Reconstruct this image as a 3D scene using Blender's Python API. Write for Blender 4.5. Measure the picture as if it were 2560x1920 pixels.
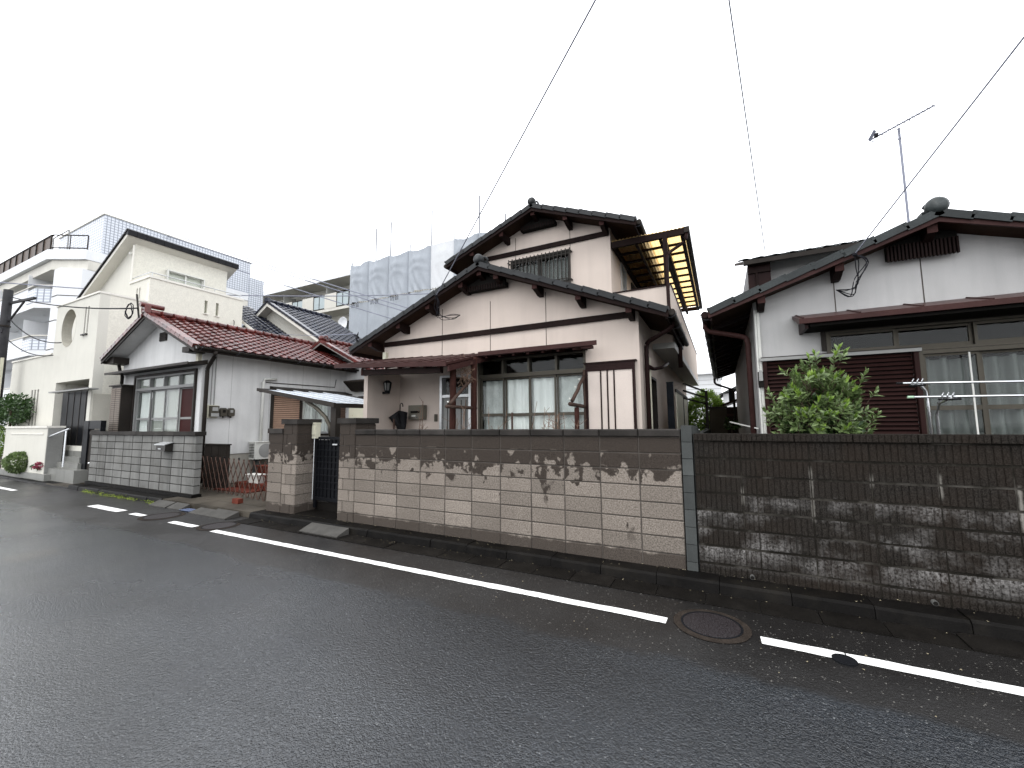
import bpy, bmesh, math, random
from mathutils import Vector, Matrix
random.seed(7)
R = math.radians
S = bpy.context.scene
for o in list(bpy.data.objects): bpy.data.objects.remove(o)

# ---------------------------------------------------------------- camera
cam_d = bpy.data.cameras.new("camera"); cam = bpy.data.objects.new("camera", cam_d)
S.collection.objects.link(cam); S.camera = cam
CP = Vector((0, -4.885, 1.668)); YAW, PIT, ROL = 0.47153, 0.09772, -0.00744
_r = Vector((math.cos(YAW), math.sin(YAW), 0)); _f = Vector((-math.sin(YAW), math.cos(YAW), 0)); _u = Vector((0, 0, 1))
_F = _f * math.cos(PIT) + _u * math.sin(PIT); _U = -_f * math.sin(PIT) + _u * math.cos(PIT)
_X = _r * math.cos(ROL) + _U * math.sin(ROL); _Y = -_r * math.sin(ROL) + _U * math.cos(ROL)
cam.matrix_world = Matrix(((_X.x, _Y.x, -_F.x, CP.x), (_X.y, _Y.y, -_F.y, CP.y), (_X.z, _Y.z, -_F.z, CP.z), (0, 0, 0, 1)))
cam_d.sensor_width = 36; cam_d.lens = 36 * 1024 / 2560; cam_d.clip_start = .05; cam_d.clip_end = 800

# ---------------------------------------------------------------- sky, sun, exposure
W = bpy.data.worlds.new("World"); S.world = W; W.use_nodes = True
nt = W.node_tree; nt.nodes.clear()
SUN_EL, SUN_AZ = R(62), R(200)          # direction the light comes from, azimuth from +Y clockwise
sky = nt.nodes.new("ShaderNodeTexSky"); sky.sky_type = 'NISHITA'; sky.sun_disc = False
sky.sun_elevation = SUN_EL; sky.sun_rotation = SUN_AZ; sky.air_density = 1; sky.dust_density = 5; sky.ozone_density = 1
hs = nt.nodes.new("ShaderNodeHueSaturation"); hs.inputs['Saturation'].default_value = .25
mx = nt.nodes.new("ShaderNodeMix"); mx.data_type = 'RGBA'; mx.inputs[0].default_value = .88
mx.inputs[7].default_value = (19.4, 19.8, 20.6, 1)          # flat bright cloud deck over the clear-sky model
bg = nt.nodes.new("ShaderNodeBackground"); bg.inputs['Strength'].default_value = .1
wo = nt.nodes.new("ShaderNodeOutputWorld")
nt.links.new(sky.outputs[0], hs.inputs['Color']); nt.links.new(hs.outputs[0], mx.inputs[6])
nt.links.new(mx.outputs[2], bg.inputs['Color']); nt.links.new(bg.outputs[0], wo.inputs['Surface'])
sl = bpy.data.lights.new("sun", 'SUN'); sl.energy = .7; sl.angle = R(25); sl.color = (1, .97, .93)
so = bpy.data.objects.new("sun", sl); S.collection.objects.link(so)
_d = Vector((math.sin(SUN_AZ) * math.cos(SUN_EL), math.cos(SUN_AZ) * math.cos(SUN_EL), math.sin(SUN_EL)))
so.rotation_euler = _d.to_track_quat('Z', 'Y').to_euler(); so.location = (0, -10, 20)
S.cycles.transparent_max_bounces = 24
S.view_settings.view_transform = 'Standard'; S.view_settings.look = 'None'
S.view_settings.exposure = .45; S.view_settings.gamma = 1; S.view_settings.use_curve_mapping = False

# ---------------------------------------------------------------- materials
def nodes(name):
    m = bpy.data.materials.new(name); m.use_nodes = True
    t = m.node_tree; b = t.nodes['Principled BSDF']
    return m, t, b
def N(t, typ, **k):
    n = t.nodes.new('ShaderNode' + typ)
    for a, v in k.items():
        if a.startswith('i_'):
            s = a[2:]
            n.inputs[int(s) if s.isdigit() else s.replace('_', ' ')].default_value = v
        else: setattr(n, a, v)
    return n
def L(t, a, b): t.links.new(a, b)
def wpos(t, sc=(1, 1, 1)):
    g = N(t, 'NewGeometry'); m = N(t, 'VectorMath', operation='MULTIPLY'); m.inputs[1].default_value = sc
    L(t, g.outputs['Position'], m.inputs[0]); return m.outputs[0]
def noise(t, scale, det=4, sc=(1, 1, 1), rough=.55, v=None):
    n = N(t, 'TexNoise', i_Scale=scale, i_Detail=det, i_Roughness=rough); L(t, v or wpos(t, sc), n.inputs['Vector']); return n.outputs['Fac']
def ramp(t, fac, a, b, c0=0, c1=1):
    n = N(t, 'MapRange', i_1=a, i_2=b, i_3=c0, i_4=c1); n.clamp = True; L(t, fac, n.inputs[0]); return n.outputs[0]
def mix(t, fac, a, b, bt='MIX'):
    n = N(t, 'Mix', data_type='RGBA', blend_type=bt)
    if isinstance(fac, float) or isinstance(fac, int): n.inputs[0].default_value = fac
    else: L(t, fac, n.inputs[0])
    for i, c in ((6, a), (7, b)):
        if isinstance(c, tuple): n.inputs[i].default_value = c if len(c) == 4 else c + (1,)
        else: L(t, c, n.inputs[i])
    return n.outputs[2]
def math_(t, op, a, b=0.0):
    n = N(t, 'Math', operation=op)
    for i, c in ((0, a), (1, b)):
        if isinstance(c, (int, float)): n.inputs[i].default_value = c
        else: L(t, c, n.inputs[i])
    return n.outputs[0]
def sep(t):
    g = N(t, 'NewGeometry'); s = N(t, 'SeparateXYZ'); L(t, g.outputs['Position'], s.inputs[0]); return s.outputs
def mul(c, k): return tuple(x * k for x in c)
MATS = {}
def mat(name, col, rough=.7, var=.2, vs=2.5, fine=.12, fs=60, bump=.15, bs=80, rnd=0, streak=0, dirt=None, spec=.06, metal=0, grain=None, coat=0):
    """base colour with broad and fine variation, optional rain streaks, dirt blotches and a per-piece shade"""
    if name in MATS: return MATS[name]
    m, t, b = nodes(name)
    c = mix(t, ramp(t, noise(t, vs), .3, .7), mul(col, 1 - var), mul(col, 1 + var))
    c = mix(t, ramp(t, noise(t, fs, 3), .25, .75), mix(t, 1.0, c, (1 - fine,) * 3, 'MULTIPLY'), mix(t, 1.0, c, (1 + fine,) * 3, 'MULTIPLY'))
    if grain: c = mix(t, ramp(t, noise(t, 6, 5, grain), .35, .7, 0, .55), c, mul(col, .45))
    if streak: c = mix(t, ramp(t, noise(t, 5, 5, (1, 1, .07)), .45, .8, 0, streak), c, mul(col, .42))
    if dirt:
        dc, ds, lo, hi, amt = dirt
        c = mix(t, ramp(t, noise(t, ds, 6), lo, hi, 0, amt), c, dc)
    if rnd:
        oi = N(t, 'ObjectInfo'); k = ramp(t, oi.outputs['Random'], 0, 1, 1 - rnd, 1 + rnd)
        cc = N(t, 'CombineColor'); [L(t, k, cc.inputs[i]) for i in range(3)]
        c = mix(t, 1.0, c, cc.outputs[0], 'MULTIPLY')
    L(t, c, b.inputs['Base Color'])
    b.inputs['Roughness'].default_value = rough; b.inputs['Specular IOR Level'].default_value = spec
    b.inputs['Metallic'].default_value = metal; b.inputs['Coat Weight'].default_value = coat
    if bump:
        bn = N(t, 'Bump', i_Strength=bump, i_Distance=.006); L(t, noise(t, bs, 4), bn.inputs['Height']); L(t, bn.outputs[0], b.inputs['Normal'])
    MATS[name] = m; return m

def m_glass():
    m = bpy.data.materials.new('glass'); m.use_nodes = True; t = m.node_tree; t.nodes.clear()
    tr = N(t, 'BsdfTransparent'); tr.inputs[0].default_value = (.95, .97, .96, 1)
    gl = N(t, 'BsdfGlossy', i_Roughness=.03); fc = N(t, 'LayerWeight', i_Blend=.5); lw = N(t, 'MapRange', i_3=.014, i_4=.75); L(t, math_(t, 'POWER', fc.outputs['Facing'], 5.0), lw.inputs[0]); ms = N(t, 'MixShader'); o = N(t, 'OutputMaterial')
    bn = N(t, 'Bump', i_Strength=.03, i_Distance=.02); L(t, noise(t, 3, 2), bn.inputs['Height']); L(t, bn.outputs[0], gl.inputs['Normal'])
    L(t, lw.outputs[0], ms.inputs[0]); L(t, tr.outputs[0], ms.inputs[1]); L(t, gl.outputs[0], ms.inputs[2]); L(t, ms.outputs[0], o.inputs[0]); return m
def m_asphalt():
    m, t, b = nodes('wet_asphalt'); s = sep(t)
    # smoother darker reinstated strip along the kerb with a wandering edge
    e = math_(t, 'ADD', s[1], math_(t, 'MULTIPLY', math_(t, 'SUBTRACT', noise(t, .9, 4), .5), .55))
    strip = ramp(t, e, -1.72, -1.62)
    wet = ramp(t, noise(t, .55, 5), .38, .62)
    v = N(t, 'TexVoronoi', i_Scale=125.0); L(t, wpos(t), v.inputs['Vector'])
    v2 = N(t, 'TexVoronoi', i_Scale=52.0); L(t, wpos(t), v2.inputs['Vector'])
    sv = N(t, 'SeparateColor'); L(t, v.outputs['Color'], sv.inputs[0])
    base = mix(t, noise(t, 8, 5), (.0068, .0086, .0112), (.0145, .018, .0225))
    base = mix(t, ramp(t, sv.outputs[0], .45, 1, 0, .85), base, (.042, .047, .053)); base = mix(t, ramp(t, sv.outputs[2], .75, 1, 0, .8), base, (.003, .0034, .004))
    stone = ramp(t, sv.outputs[1], .986, .997)
    base = mix(t, math_(t, 'MULTIPLY', stone, ramp(t, noise(t, 1.3, 3), .35, .65, .25, 1)), base, (.14, .145, .145))
    sbase = mix(t, noise(t, 5, 5), (.005, .0047, .0046), (.012, .011, .0105))
    sbase = mix(t, math_(t, 'MULTIPLY', ramp(t, sv.outputs[1], .984, .995), .6), sbase, (.22, .21, .19))
    worn = ramp(t, noise(t, .9, 5, (.35, 1.3, 1)), .36, .66, .6, 1.1); wc = N(t, 'CombineColor'); [L(t, worn, wc.inputs[i]) for i in range(3)]
    base = mix(t, 1.0, base, wc.outputs[0], 'MULTIPLY')
    c = mix(t, strip, base, sbase)
    # tar seams running across the lane
    wob = math_(t, 'MULTIPLY', math_(t, 'SUBTRACT', noise(t, 1.6, 5), .5), .5); sm = None
    for x0, k, y0, y1 in ((-9.25, .55, -3.6, -1.5), (-7.85, .30, -3.4, -1.6), (-6.55, .12, -4.6, -2.3), (-12.7, .5, -4.0, -.9), (-11.4, .4, -2.6, -1.2)):
        d = math_(t, 'ABSOLUTE', math_(t, 'ADD', math_(t, 'SUBTRACT', s[0], math_(t, 'MULTIPLY', math_(t, 'ADD', s[1], 1.6), k)), math_(t, 'SUBTRACT', wob, x0)))
        q = math_(t, 'MULTIPLY', ramp(t, d, .05, .012), math_(t, 'MULTIPLY', ramp(t, s[1], y0, y0 + .3), ramp(t, s[1], y1, y1 - .3))); sm = q if sm is None else math_(t, 'MAXIMUM', sm, q)
    c = mix(t, math_(t, 'MULTIPLY', sm, .85), c, (.004, .004, .004))
    pd = N(t, 'VectorMath', operation='DISTANCE'); pd.inputs[1].default_value = (-8.15, -2.8, 0); L(t, wpos(t), pd.inputs[0])
    pud = ramp(t, math_(t, 'ADD', pd.outputs['Value'], math_(t, 'MULTIPLY', math_(t, 'SUBTRACT', noise(t, 4, 4), .5), .35)), .30, .24)
    c = mix(t, math_(t, 'MULTIPLY', pud, .8), c, (.035, .032, .027))
    L(t, c, b.inputs['Base Color'])
    rg = mix(t, strip, mix(t, wet, (.30,) * 3, (.19,) * 3), mix(t, wet, (.5,) * 3, (.3,) * 3))
    L(t, rg, b.inputs['Roughness']); b.inputs['Specular IOR Level'].default_value = .55
    L(t, mix(t, strip, mix(t, wet, (.22,) * 3, (.50,) * 3), (.12,) * 3), b.inputs['Coat Weight']); b.inputs['Coat Roughness'].default_value = .2; b.inputs['Coat IOR'].default_value = 1.45
    hgt = math_(t, 'ADD', math_(t, 'MULTIPLY', v.outputs['Distance'], -1.0), math_(t, 'MULTIPLY', v2.outputs['Distance'], -1.1))
    bn = N(t, 'Bump', i_Distance=.0028); L(t, hgt, bn.inputs['Height']); L(t, ramp(t, strip, 0, 1, .75, .5), bn.inputs['Strength'])
    L(t, bn.outputs[0], b.inputs['Normal']); L(t, bn.outputs[0], b.inputs['Coat Normal']); return m
def m_block():
    """pinkish concrete block, soaked dark along the top courses and the foot with ragged run-down edges"""
    m, t, b = nodes('pink_concrete_block'); s = sep(t); oi = N(t, 'ObjectInfo')
    v = wpos(t); off = N(t, 'VectorMath', operation='ADD'); cx = N(t, 'CombineXYZ'); L(t, math_(t, 'MULTIPLY', oi.outputs['Random'], 40.0), cx.inputs[1])
    L(t, v, off.inputs[0]); L(t, cx.outputs[0], off.inputs[1])
    dry = mix(t, ramp(t, math_(t, 'ADD', math_(t, 'MULTIPLY', noise(t, 170, 2), .5), math_(t, 'MULTIPLY', noise(t, 62, 3), .5)), .40, .60), (.100, .085, .071), (.300, .262, .225))
    dry = mix(t, ramp(t, noise(t, 1.4, 4), .35, .7, 0, .5), dry, (.14, .118, .10))
    k = ramp(t, oi.outputs['Random'], 0, 1, .80, 1.16); cc = N(t, 'CombineColor'); [L(t, k, cc.inputs[i]) for i in range(3)]
    dry = mix(t, 1.0, dry, cc.outputs[0], 'MULTIPLY')
    wetc = mix(t, ramp(t, noise(t, 170, 2), .38, .62), (.020, .016, .0135), (.064, .052, .043))
    n1 = noise(t, 6.5, 5, (1, 1, .6), .5, off.outputs[0]); n2 = noise(t, 9, 2, (1, 1, .15))
    e = math_(t, 'ADD', s[2], math_(t, 'MULTIPLY', math_(t, 'SUBTRACT', n1, .5), 1.15))
    e = math_(t, 'ADD', e, math_(t, 'MULTIPLY', math_(t, 'SUBTRACT', n2, .5), .3))
    top = ramp(t, e, 1.075, 1.125)
    blob = math_(t, 'MULTIPLY', ramp(t, noise(t, 5.5, 4, (1, 1, 1.2), .45, off.outputs[0]), .60, .635), math_(t, 'MULTIPLY', ramp(t, s[2], 1.36, 1.30), ramp(t, oi.outputs['Random'], .25, .3)))
    top = math_(t, 'MULTIPLY', top, math_(t, 'SUBTRACT', 1.0, math_(t, 'MULTIPLY', blob, .9)))
    e2 = math_(t, 'ADD', s[2], math_(t, 'MULTIPLY', math_(t, 'SUBTRACT', noise(t, 7, 4), .5), .16)); low = ramp(t, e2, .265, .235)
    n3 = noise(t, 2.1, 6, (1.3, 1, .8)); drip = math_(t, 'MULTIPLY', ramp(t, n3, .65, .68), ramp(t, s[2], .3, .5))
    mk = math_(t, 'MAXIMUM', math_(t, 'MAXIMUM', top, math_(t, 'MULTIPLY', low, .85)), drip)
    L(t, mix(t, mk, dry, wetc), b.inputs['Base Color']); L(t, mix(t, mk, (.9,) * 3, (.7,) * 3), b.inputs['Roughness']); b.inputs['Specular IOR Level'].default_value = .08
    bn = N(t, 'Bump', i_Strength=.5, i_Distance=.003); L(t, noise(t, 170, 3), bn.inputs['Height']); L(t, bn.outputs[0], b.inputs['Normal']); return m
def m_dark_block():
    m, t, b = nodes('blackened_ribbed_block'); s = sep(t)
    c = mix(t, ramp(t, noise(t, 120, 3), .35, .65), (.006, .0054, .0048), (.034, .030, .026))
    c = mix(t, ramp(t, noise(t, 2, 4), .4, .7, 0, .6), c, (.022, .016, .012))
    e = math_(t, 'ADD', noise(t, 2.3, 6, (1, 1, 1.3)), math_(t, 'MULTIPLY', math_(t, 'SUBTRACT', .62, s[2]), .22))
    fr = math_(t, 'FRACT', math_(t, 'MULTIPLY', math_(t, 'SUBTRACT', 1.472, s[2]), 1 / .18)); oi = N(t, 'ObjectInfo')
    e = math_(t, 'ADD', e, math_(t, 'MULTIPLY', math_(t, 'SUBTRACT', .45, fr), .11)); e = math_(t, 'ADD', e, math_(t, 'MULTIPLY', math_(t, 'SUBTRACT', oi.outputs['Random'], .5), .14))
    band = math_(t, 'MULTIPLY', ramp(t, s[2], 1.12, .85), ramp(t, s[2], .16, .34))
    w = math_(t, 'MULTIPLY', math_(t, 'MULTIPLY', ramp(t, e, .47, .76), band), ramp(t, noise(t, 55, 4), .35, .62))
    c = mix(t, w, c, (.26, .25, .24))
    xs_ = None
    for xj, z0, z1 in ((.15, .82, 1.02), (.735, .70, 1.25), (1.19, 1.05, 1.2), (1.65, .98, 1.22), (2.12, .75, 1.15)):
        d = math_(t, 'ADD', math_(t, 'ABSOLUTE', math_(t, 'SUBTRACT', s[0], xj)), math_(t, 'MULTIPLY', noise(t, 16, 4), .018))
        q = math_(t, 'MULTIPLY', ramp(t, d, .027, .012), math_(t, 'MULTIPLY', ramp(t, s[2], z0, z0 + .06), ramp(t, s[2], z1, z1 - .06))); xs_ = q if xs_ is None else math_(t, 'MAXIMUM', xs_, q)
    c = mix(t, math_(t, 'MULTIPLY', xs_, .6), c, (.28, .265, .235))
    L(t, c, b.inputs['Base Color']); b.inputs['Roughness'].default_value = .8; b.inputs['Specular IOR Level'].default_value = .05
    bn = N(t, 'Bump', i_Strength=.8, i_Distance=.006); L(t, noise(t, 95, 4), bn.inputs['Height']); L(t, bn.outputs[0], b.inputs['Normal']); return m
def m_grid(name, col, line, w, h, axis, mort=.12):
    """small glazed facing tiles on a far wall"""
    m, t, b = nodes(name); s = sep(t)
    u = s[1] if axis == 'y' else s[0]
    def cell(x, k):
        f = math_(t, 'FRACT', math_(t, 'MULTIPLY', x, 1 / k)); return math_(t, 'LESS_THAN', f, mort)
    g = math_(t, 'MAXIMUM', cell(u, w), cell(s[2], h)) if w else cell(s[2], h)
    L(t, mix(t, g, mix(t, noise(t, 1), mul(col, .95), mul(col, 1.05)), line), b.inputs['Base Color']); b.inputs['Roughness'].default_value = .4; return m
def m_leaf(name, c0, c1, rough=.38):
    m, t, b = nodes(name); oi = N(t, 'ObjectInfo')
    f = ramp(t, math_(t, 'ADD', math_(t, 'MULTIPLY', noise(t, 9, 3), .6), math_(t, 'MULTIPLY', noise(t, 40, 2), .4)), .36, .62)
    c = mix(t, f, c0, c1); L(t, c, b.inputs['Base Color']); b.inputs['Roughness'].default_value = rough
    b.inputs['Subsurface Weight'].default_value = 0
    tl = N(t, 'BsdfTranslucent'); L(t, c, tl.inputs[0]); ms = N(t, 'MixShader'); ms.inputs[0].default_value = .22
    o = t.nodes['Material Output']; L(t, b.outputs[0], ms.inputs[1]); L(t, tl.outputs[0], ms.inputs[2]); L(t, ms.outputs[0], o.inputs[0]); return m
def m_amber():
    m = bpy.data.materials.new('amber_corrugated_sheet'); m.use_nodes = True; t = m.node_tree; t.nodes.clear()
    d = N(t, 'BsdfDiffuse'); tl = N(t, 'BsdfTranslucent'); tr = N(t, 'BsdfTransparent')
    c = mix(t, ramp(t, noise(t, 14, 4, (.25, 1, 1)), .3, .75), (.95, .72, .38), (.74, .50, .22))
    L(t, c, d.inputs[0]); L(t, c, tl.inputs[0]); tr.inputs[0].default_value = (.85, .58, .18, 1)
    a = N(t, 'MixShader'); a.inputs[0].default_value = .8; L(t, d.outputs[0], a.inputs[1]); L(t, tl.outputs[0], a.inputs[2])
    b2 = N(t, 'MixShader'); b2.inputs[0].default_value = .22; L(t, a.outputs[0], b2.inputs[1]); L(t, tr.outputs[0], b2.inputs[2])
    o = N(t, 'OutputMaterial'); L(t, b2.outputs[0], o.inputs[0]); return m
def m_curtain(name, col):
    m, t, b = nodes(name)
    c = mix(t, ramp(t, noise(t, 9, 3, (1, 1, .12)), .3, .7), mul(col, .86), col)
    L(t, c, b.inputs['Base Color']); b.inputs['Roughness'].default_value = .9; return m
def m_lid():
    m, t, b = nodes('cast_iron_lid')
    v = N(t, 'TexVoronoi', i_Scale=44.0, feature='DISTANCE_TO_EDGE'); L(t, wpos(t), v.inputs['Vector'])
    r = ramp(t, v.outputs['Distance'], .05, .16); c = mix(t, noise(t, 6), (.011, .005, .0048), (.008, .0075, .009))
    L(t, mix(t, r, c, (.018, .0145, .016)), b.inputs['Base Color']); b.inputs['Roughness'].default_value = .4
    bn = N(t, 'Bump', i_Strength=.6, i_Distance=.003); L(t, r, bn.inputs['Height']); L(t, bn.outputs[0], b.inputs['Normal']); return m

GLASS = m_glass(); ASPH = m_asphalt(); BLK = m_block(); DBLK = m_dark_block(); AMBER = m_amber(); LID = m_lid()
PINK = mat('pink_stucco', (.58, .50, .44), .9, .05, 1.2, .06, 120, .35, 110, streak=.15)
PINK2 = mat('pink_stucco_panel', (.60, .525, .47), .9, .04, 2, .05, 90, .3, 60)
WHT = mat('white_stucco', (.59, .59, .58), .9, .07, 1.4, .08, 110, .4, 100, streak=.24)
WHTR = mat('grey_white_stucco', (.44, .435, .425), .9, .06, 1.4, .10, 140, .45, 120, streak=.26)
CREAM = mat('cream_tile_render', (.60, .585, .525), .85, .03, 2, .06, 50, .25, 40, streak=.08)
CREAMB = mat('cream_brick_face', (.66, .64, .565), .85, .05, 6, .10, 22, .35, 30)
BEIGEW = mat('beige_trim', (.68, .66, .60), .6, .04)
WOOD = mat('dark_brown_timber', (.014, .0075, .0065), .55, .25, 3, .2, 40, .2, 50, grain=(6, 6, .5))
WOODX = mat('red_brown_timber_end', (.042, .019, .017), .6, .2, 6, .2, 60)
SOFF = mat('brown_soffit_board', (.032, .018, .012), .7, .25, 3, .2, 30, .1, 40)
BOARD = mat('painted_brown_metal', (.018, .009, .0085), .42, .2, 2, .15, 40, .08, 30)
HOODM = mat('red_brown_sheet_metal', (.046, .022, .020), .36, .2, 2, .15, 30, .1, 20)
TILEK = mat('grey_black_roof_tile', (.014, .0155, .0165), .5, .25, 5, .2, 40, .15, 60, spec=.28, rnd=.3)
TILEG = mat('green_grey_roof_tile', (.019, .0235, .0235), .46, .25, 5, .2, 40, .15, 60, spec=.28, rnd=.3)
TILER = mat('red_glazed_roof_tile', (.080, .015, .012), .22, .3, 4, .25, 30, .15, 40, spec=.5, rnd=.35, dirt=((.035, .013, .011), 5, .5, .75, .7))
TILEN = mat('navy_glazed_roof_tile', (.014, .017, .030), .22, .25, 4, .2, 30, .1, 40, spec=.5, rnd=.3)
TILEB = mat('black_flat_roof_tile', (.018, .018, .020), .4, .2, 4, .2, 40)
MORT = mat('grey_mortar', (.075, .066, .058), .9, .25, 3, .2, 80)
MORTD = mat('dark_mortar', (.018, .016, .013), .9, .4, 3, .2, 80, dirt=((.13, .12, .105), 3.2, .5, .75, .8))
CAP = mat('wet_concrete_cap', (.032, .029, .0265), .6, .3, 4, .3, 140, .4, 150, rnd=.25)
WBLK = mat('pale_concrete_block', (.175, .174, .165), .85, .1, 2, .2, 140, .3, 140, rnd=.15, streak=.75, dirt=((.10, .095, .085), 3, .5, .75, .6))
CONC = mat('grey_concrete', (.06, .064, .062), .75, .25, 2, .15, 120, .25, 120, rnd=.25, streak=.4)
KERB = mat('wet_kerb_concrete', (.0055, .005, .0046), .5, .35, 3, .35, 130, .45, 140, rnd=.25, dirt=((.016, .014, .011), 4, .5, .75, .6))
GUT = mat('wet_gutter_concrete', (.009, .008, .007), .5, .35, 4, .35, 140, .5, 140, rnd=.25)
RAMPC = mat('ramp_concrete', (.055, .053, .049), .55, .2, 4, .3, 140, .4, 140, rnd=.2)
DIRT = mat('wet_yard_soil', (.03, .024, .017), .8, .4, 2, .3, 60, .5, 40)
PATH = mat('wet_path_concrete', (.065, .057, .046), .5, .35, 1.5, .2, 80, .2, 90, dirt=((.03, .026, .02), 2, .5, .7, .8))
PAINT = mat('white_road_paint', (.74, .74, .72), .55, .04, 6, .10, 120, .3, 200, dirt=((.16, .16, .16), 14, .62, .68, .75))
ALU = mat('bronze_aluminium', (.075, .068, .055), .38, .1, 3, .08, 40, 0, metal=.3)
ALUD = mat('dark_bronze_aluminium', (.035, .032, .029), .4, .1, 3, .08, 40, 0, metal=.3)
ALUS = mat('silver_aluminium', (.5, .51, .51), .35, .1, 3, .05, 40, 0, metal=.6)
STEEL = mat('stainless_tube', (.62, .63, .64), .22, .05, 3, .03, 40, 0, metal=.9)
IRON = mat('black_iron', (.008, .0085, .010), .4, .2, 3, .1, 40)
RUST = mat('rusty_brown_steel', (.082, .050, .040), .6, .3, 4, .2, 60)
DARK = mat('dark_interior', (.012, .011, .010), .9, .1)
WPL = mat('white_plastic', (.62, .62, .58), .45, .04, 3, .05, 40, 0)
CPL = mat('cream_plastic', (.55, .53, .42), .5, .06, 3, .06, 40, 0, dirt=((.3, .18, .08), 4, .62, .7, .7))
GPL = mat('grey_plastic', (.28, .28, .27), .5, .06, 3, .06, 40, 0)
BPL = mat('black_rubber', (.012, .012, .013), .5, .1, 3, .06, 40, 0)
BRN = mat('dark_brown_metal', (.028, .024, .021), .45, .2, 3, .1, 40)
OCHRE = mat('tan_shutter_slat', (.33, .22, .16), .5, .08, 3, .08, 40, 0)
SLATB = mat('brown_shutter_slat', (.15, .10, .078), .5, .08, 3, .08, 40, 0)
MAROON = mat('maroon_shutter_slat', (.024, .011, .010), .5, .15, 3, .1, 40, .05)
REDP = mat('maroon_panel', (.036, .009, .008), .55, .12, 3, .1, 40, .05)
TERRA = mat('terracotta', (.095, .024, .016), .7, .25, 5, .2, 60)
BRK = mat('red_brick', (.11, .03, .02), .8, .2, 8, .2, 80)
APW = mat('white_apartment_paint', (.72, .73, .74), .7, .04, .6, .04, 20, 0, streak=.12)
APC = mat('cream_apartment_paint', (.62, .60, .54), .75, .05, .6, .05, 20, 0, streak=.2)
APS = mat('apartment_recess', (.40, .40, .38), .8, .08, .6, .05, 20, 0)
TARP = mat('grey_tarpaulin', (.34, .365, .395), .6, .05, .5, .05, 10, .25, 6)
TARPW = mat('white_mesh_sheet', (.58, .59, .60), .6, .05, .5, .05, 10, .2, 5)
POLE = mat('galvanised_pipe', (.12, .125, .14), .5, .1, 3, .05, 40, 0)
CABLE = mat('grey_cable', (.24, .25, .30), .6, .1, 3, .05, 40, 0)
CABLEK = mat('black_cable', (.015, .015, .018), .6, .1, 3, .05, 40, 0)
UPOLE = mat('dark_utility_pole', (.03, .03, .032), .6, .2, 3, .1, 40)
LOG = mat('red_brown_log', (.042, .017, .013), .55, .3, 5, .2, 50, .3, 40, grain=(5, 5, .4))
TWIG = mat('dry_twig', (.20, .135, .10), .8, .2, 5, .1, 60)
ARM = mat('weathered_timber', (.07, .046, .037), .7, .3, 5, .2, 50, .4, 40, grain=(4, 4, .4))
SIDING = mat('white_siding', (.68, .69, .70), .7, .03, 1, .03, 20, 0)
BLUESH = mat('blue_plastic_sheet', (.10, .125, .20), .2, .2, 4, .1, 40, .1, 10)
POLYC = mat('polycarbonate_sheet', (.62, .68, .76), .15, .05, 2, .04, 30, .05, 8)
SLATE = mat('blue_black_post', (.020, .024, .030), .5, .3, 4, .2, 40, .2, 30)
INK = mat('dark_print', (.03, .03, .04), .8, .02, 3, .02, 40, 0)
BARK = mat('grey_brown_bark', (.08, .06, .045), .9, .3, 8, .2, 50, .5, 40)
CURT = m_curtain('white_curtain', (.82, .82, .81)); CURTG = m_curtain('grey_lace_curtain', (.14, .147, .142))
LEAF = m_leaf('broad_green_leaf', (.045, .078, .022), (.21, .29, .11)); LEAFY = m_leaf('young_yellow_green_leaf', (.09, .17, .02), (.24, .36, .06))
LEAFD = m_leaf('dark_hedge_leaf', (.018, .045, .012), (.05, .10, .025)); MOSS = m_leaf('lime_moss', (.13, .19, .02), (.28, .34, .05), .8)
RED = m_leaf('crimson_flower', (.16, .02, .04), (.30, .05, .09), .7)
TGX = m_grid('white_facing_tile_front', (.60, .63, .68), (.22, .24, .28), .30, .17, 'x', .2)
TGY = m_grid('white_facing_tile_side', (.60, .63, .68), (.22, .24, .28), .17, .16, 'y', .2)
TSID = m_grid('grooved_white_parapet', (.68, .69, .70), (.36, .37, .39), 0, .17, 'x', .2)

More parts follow.
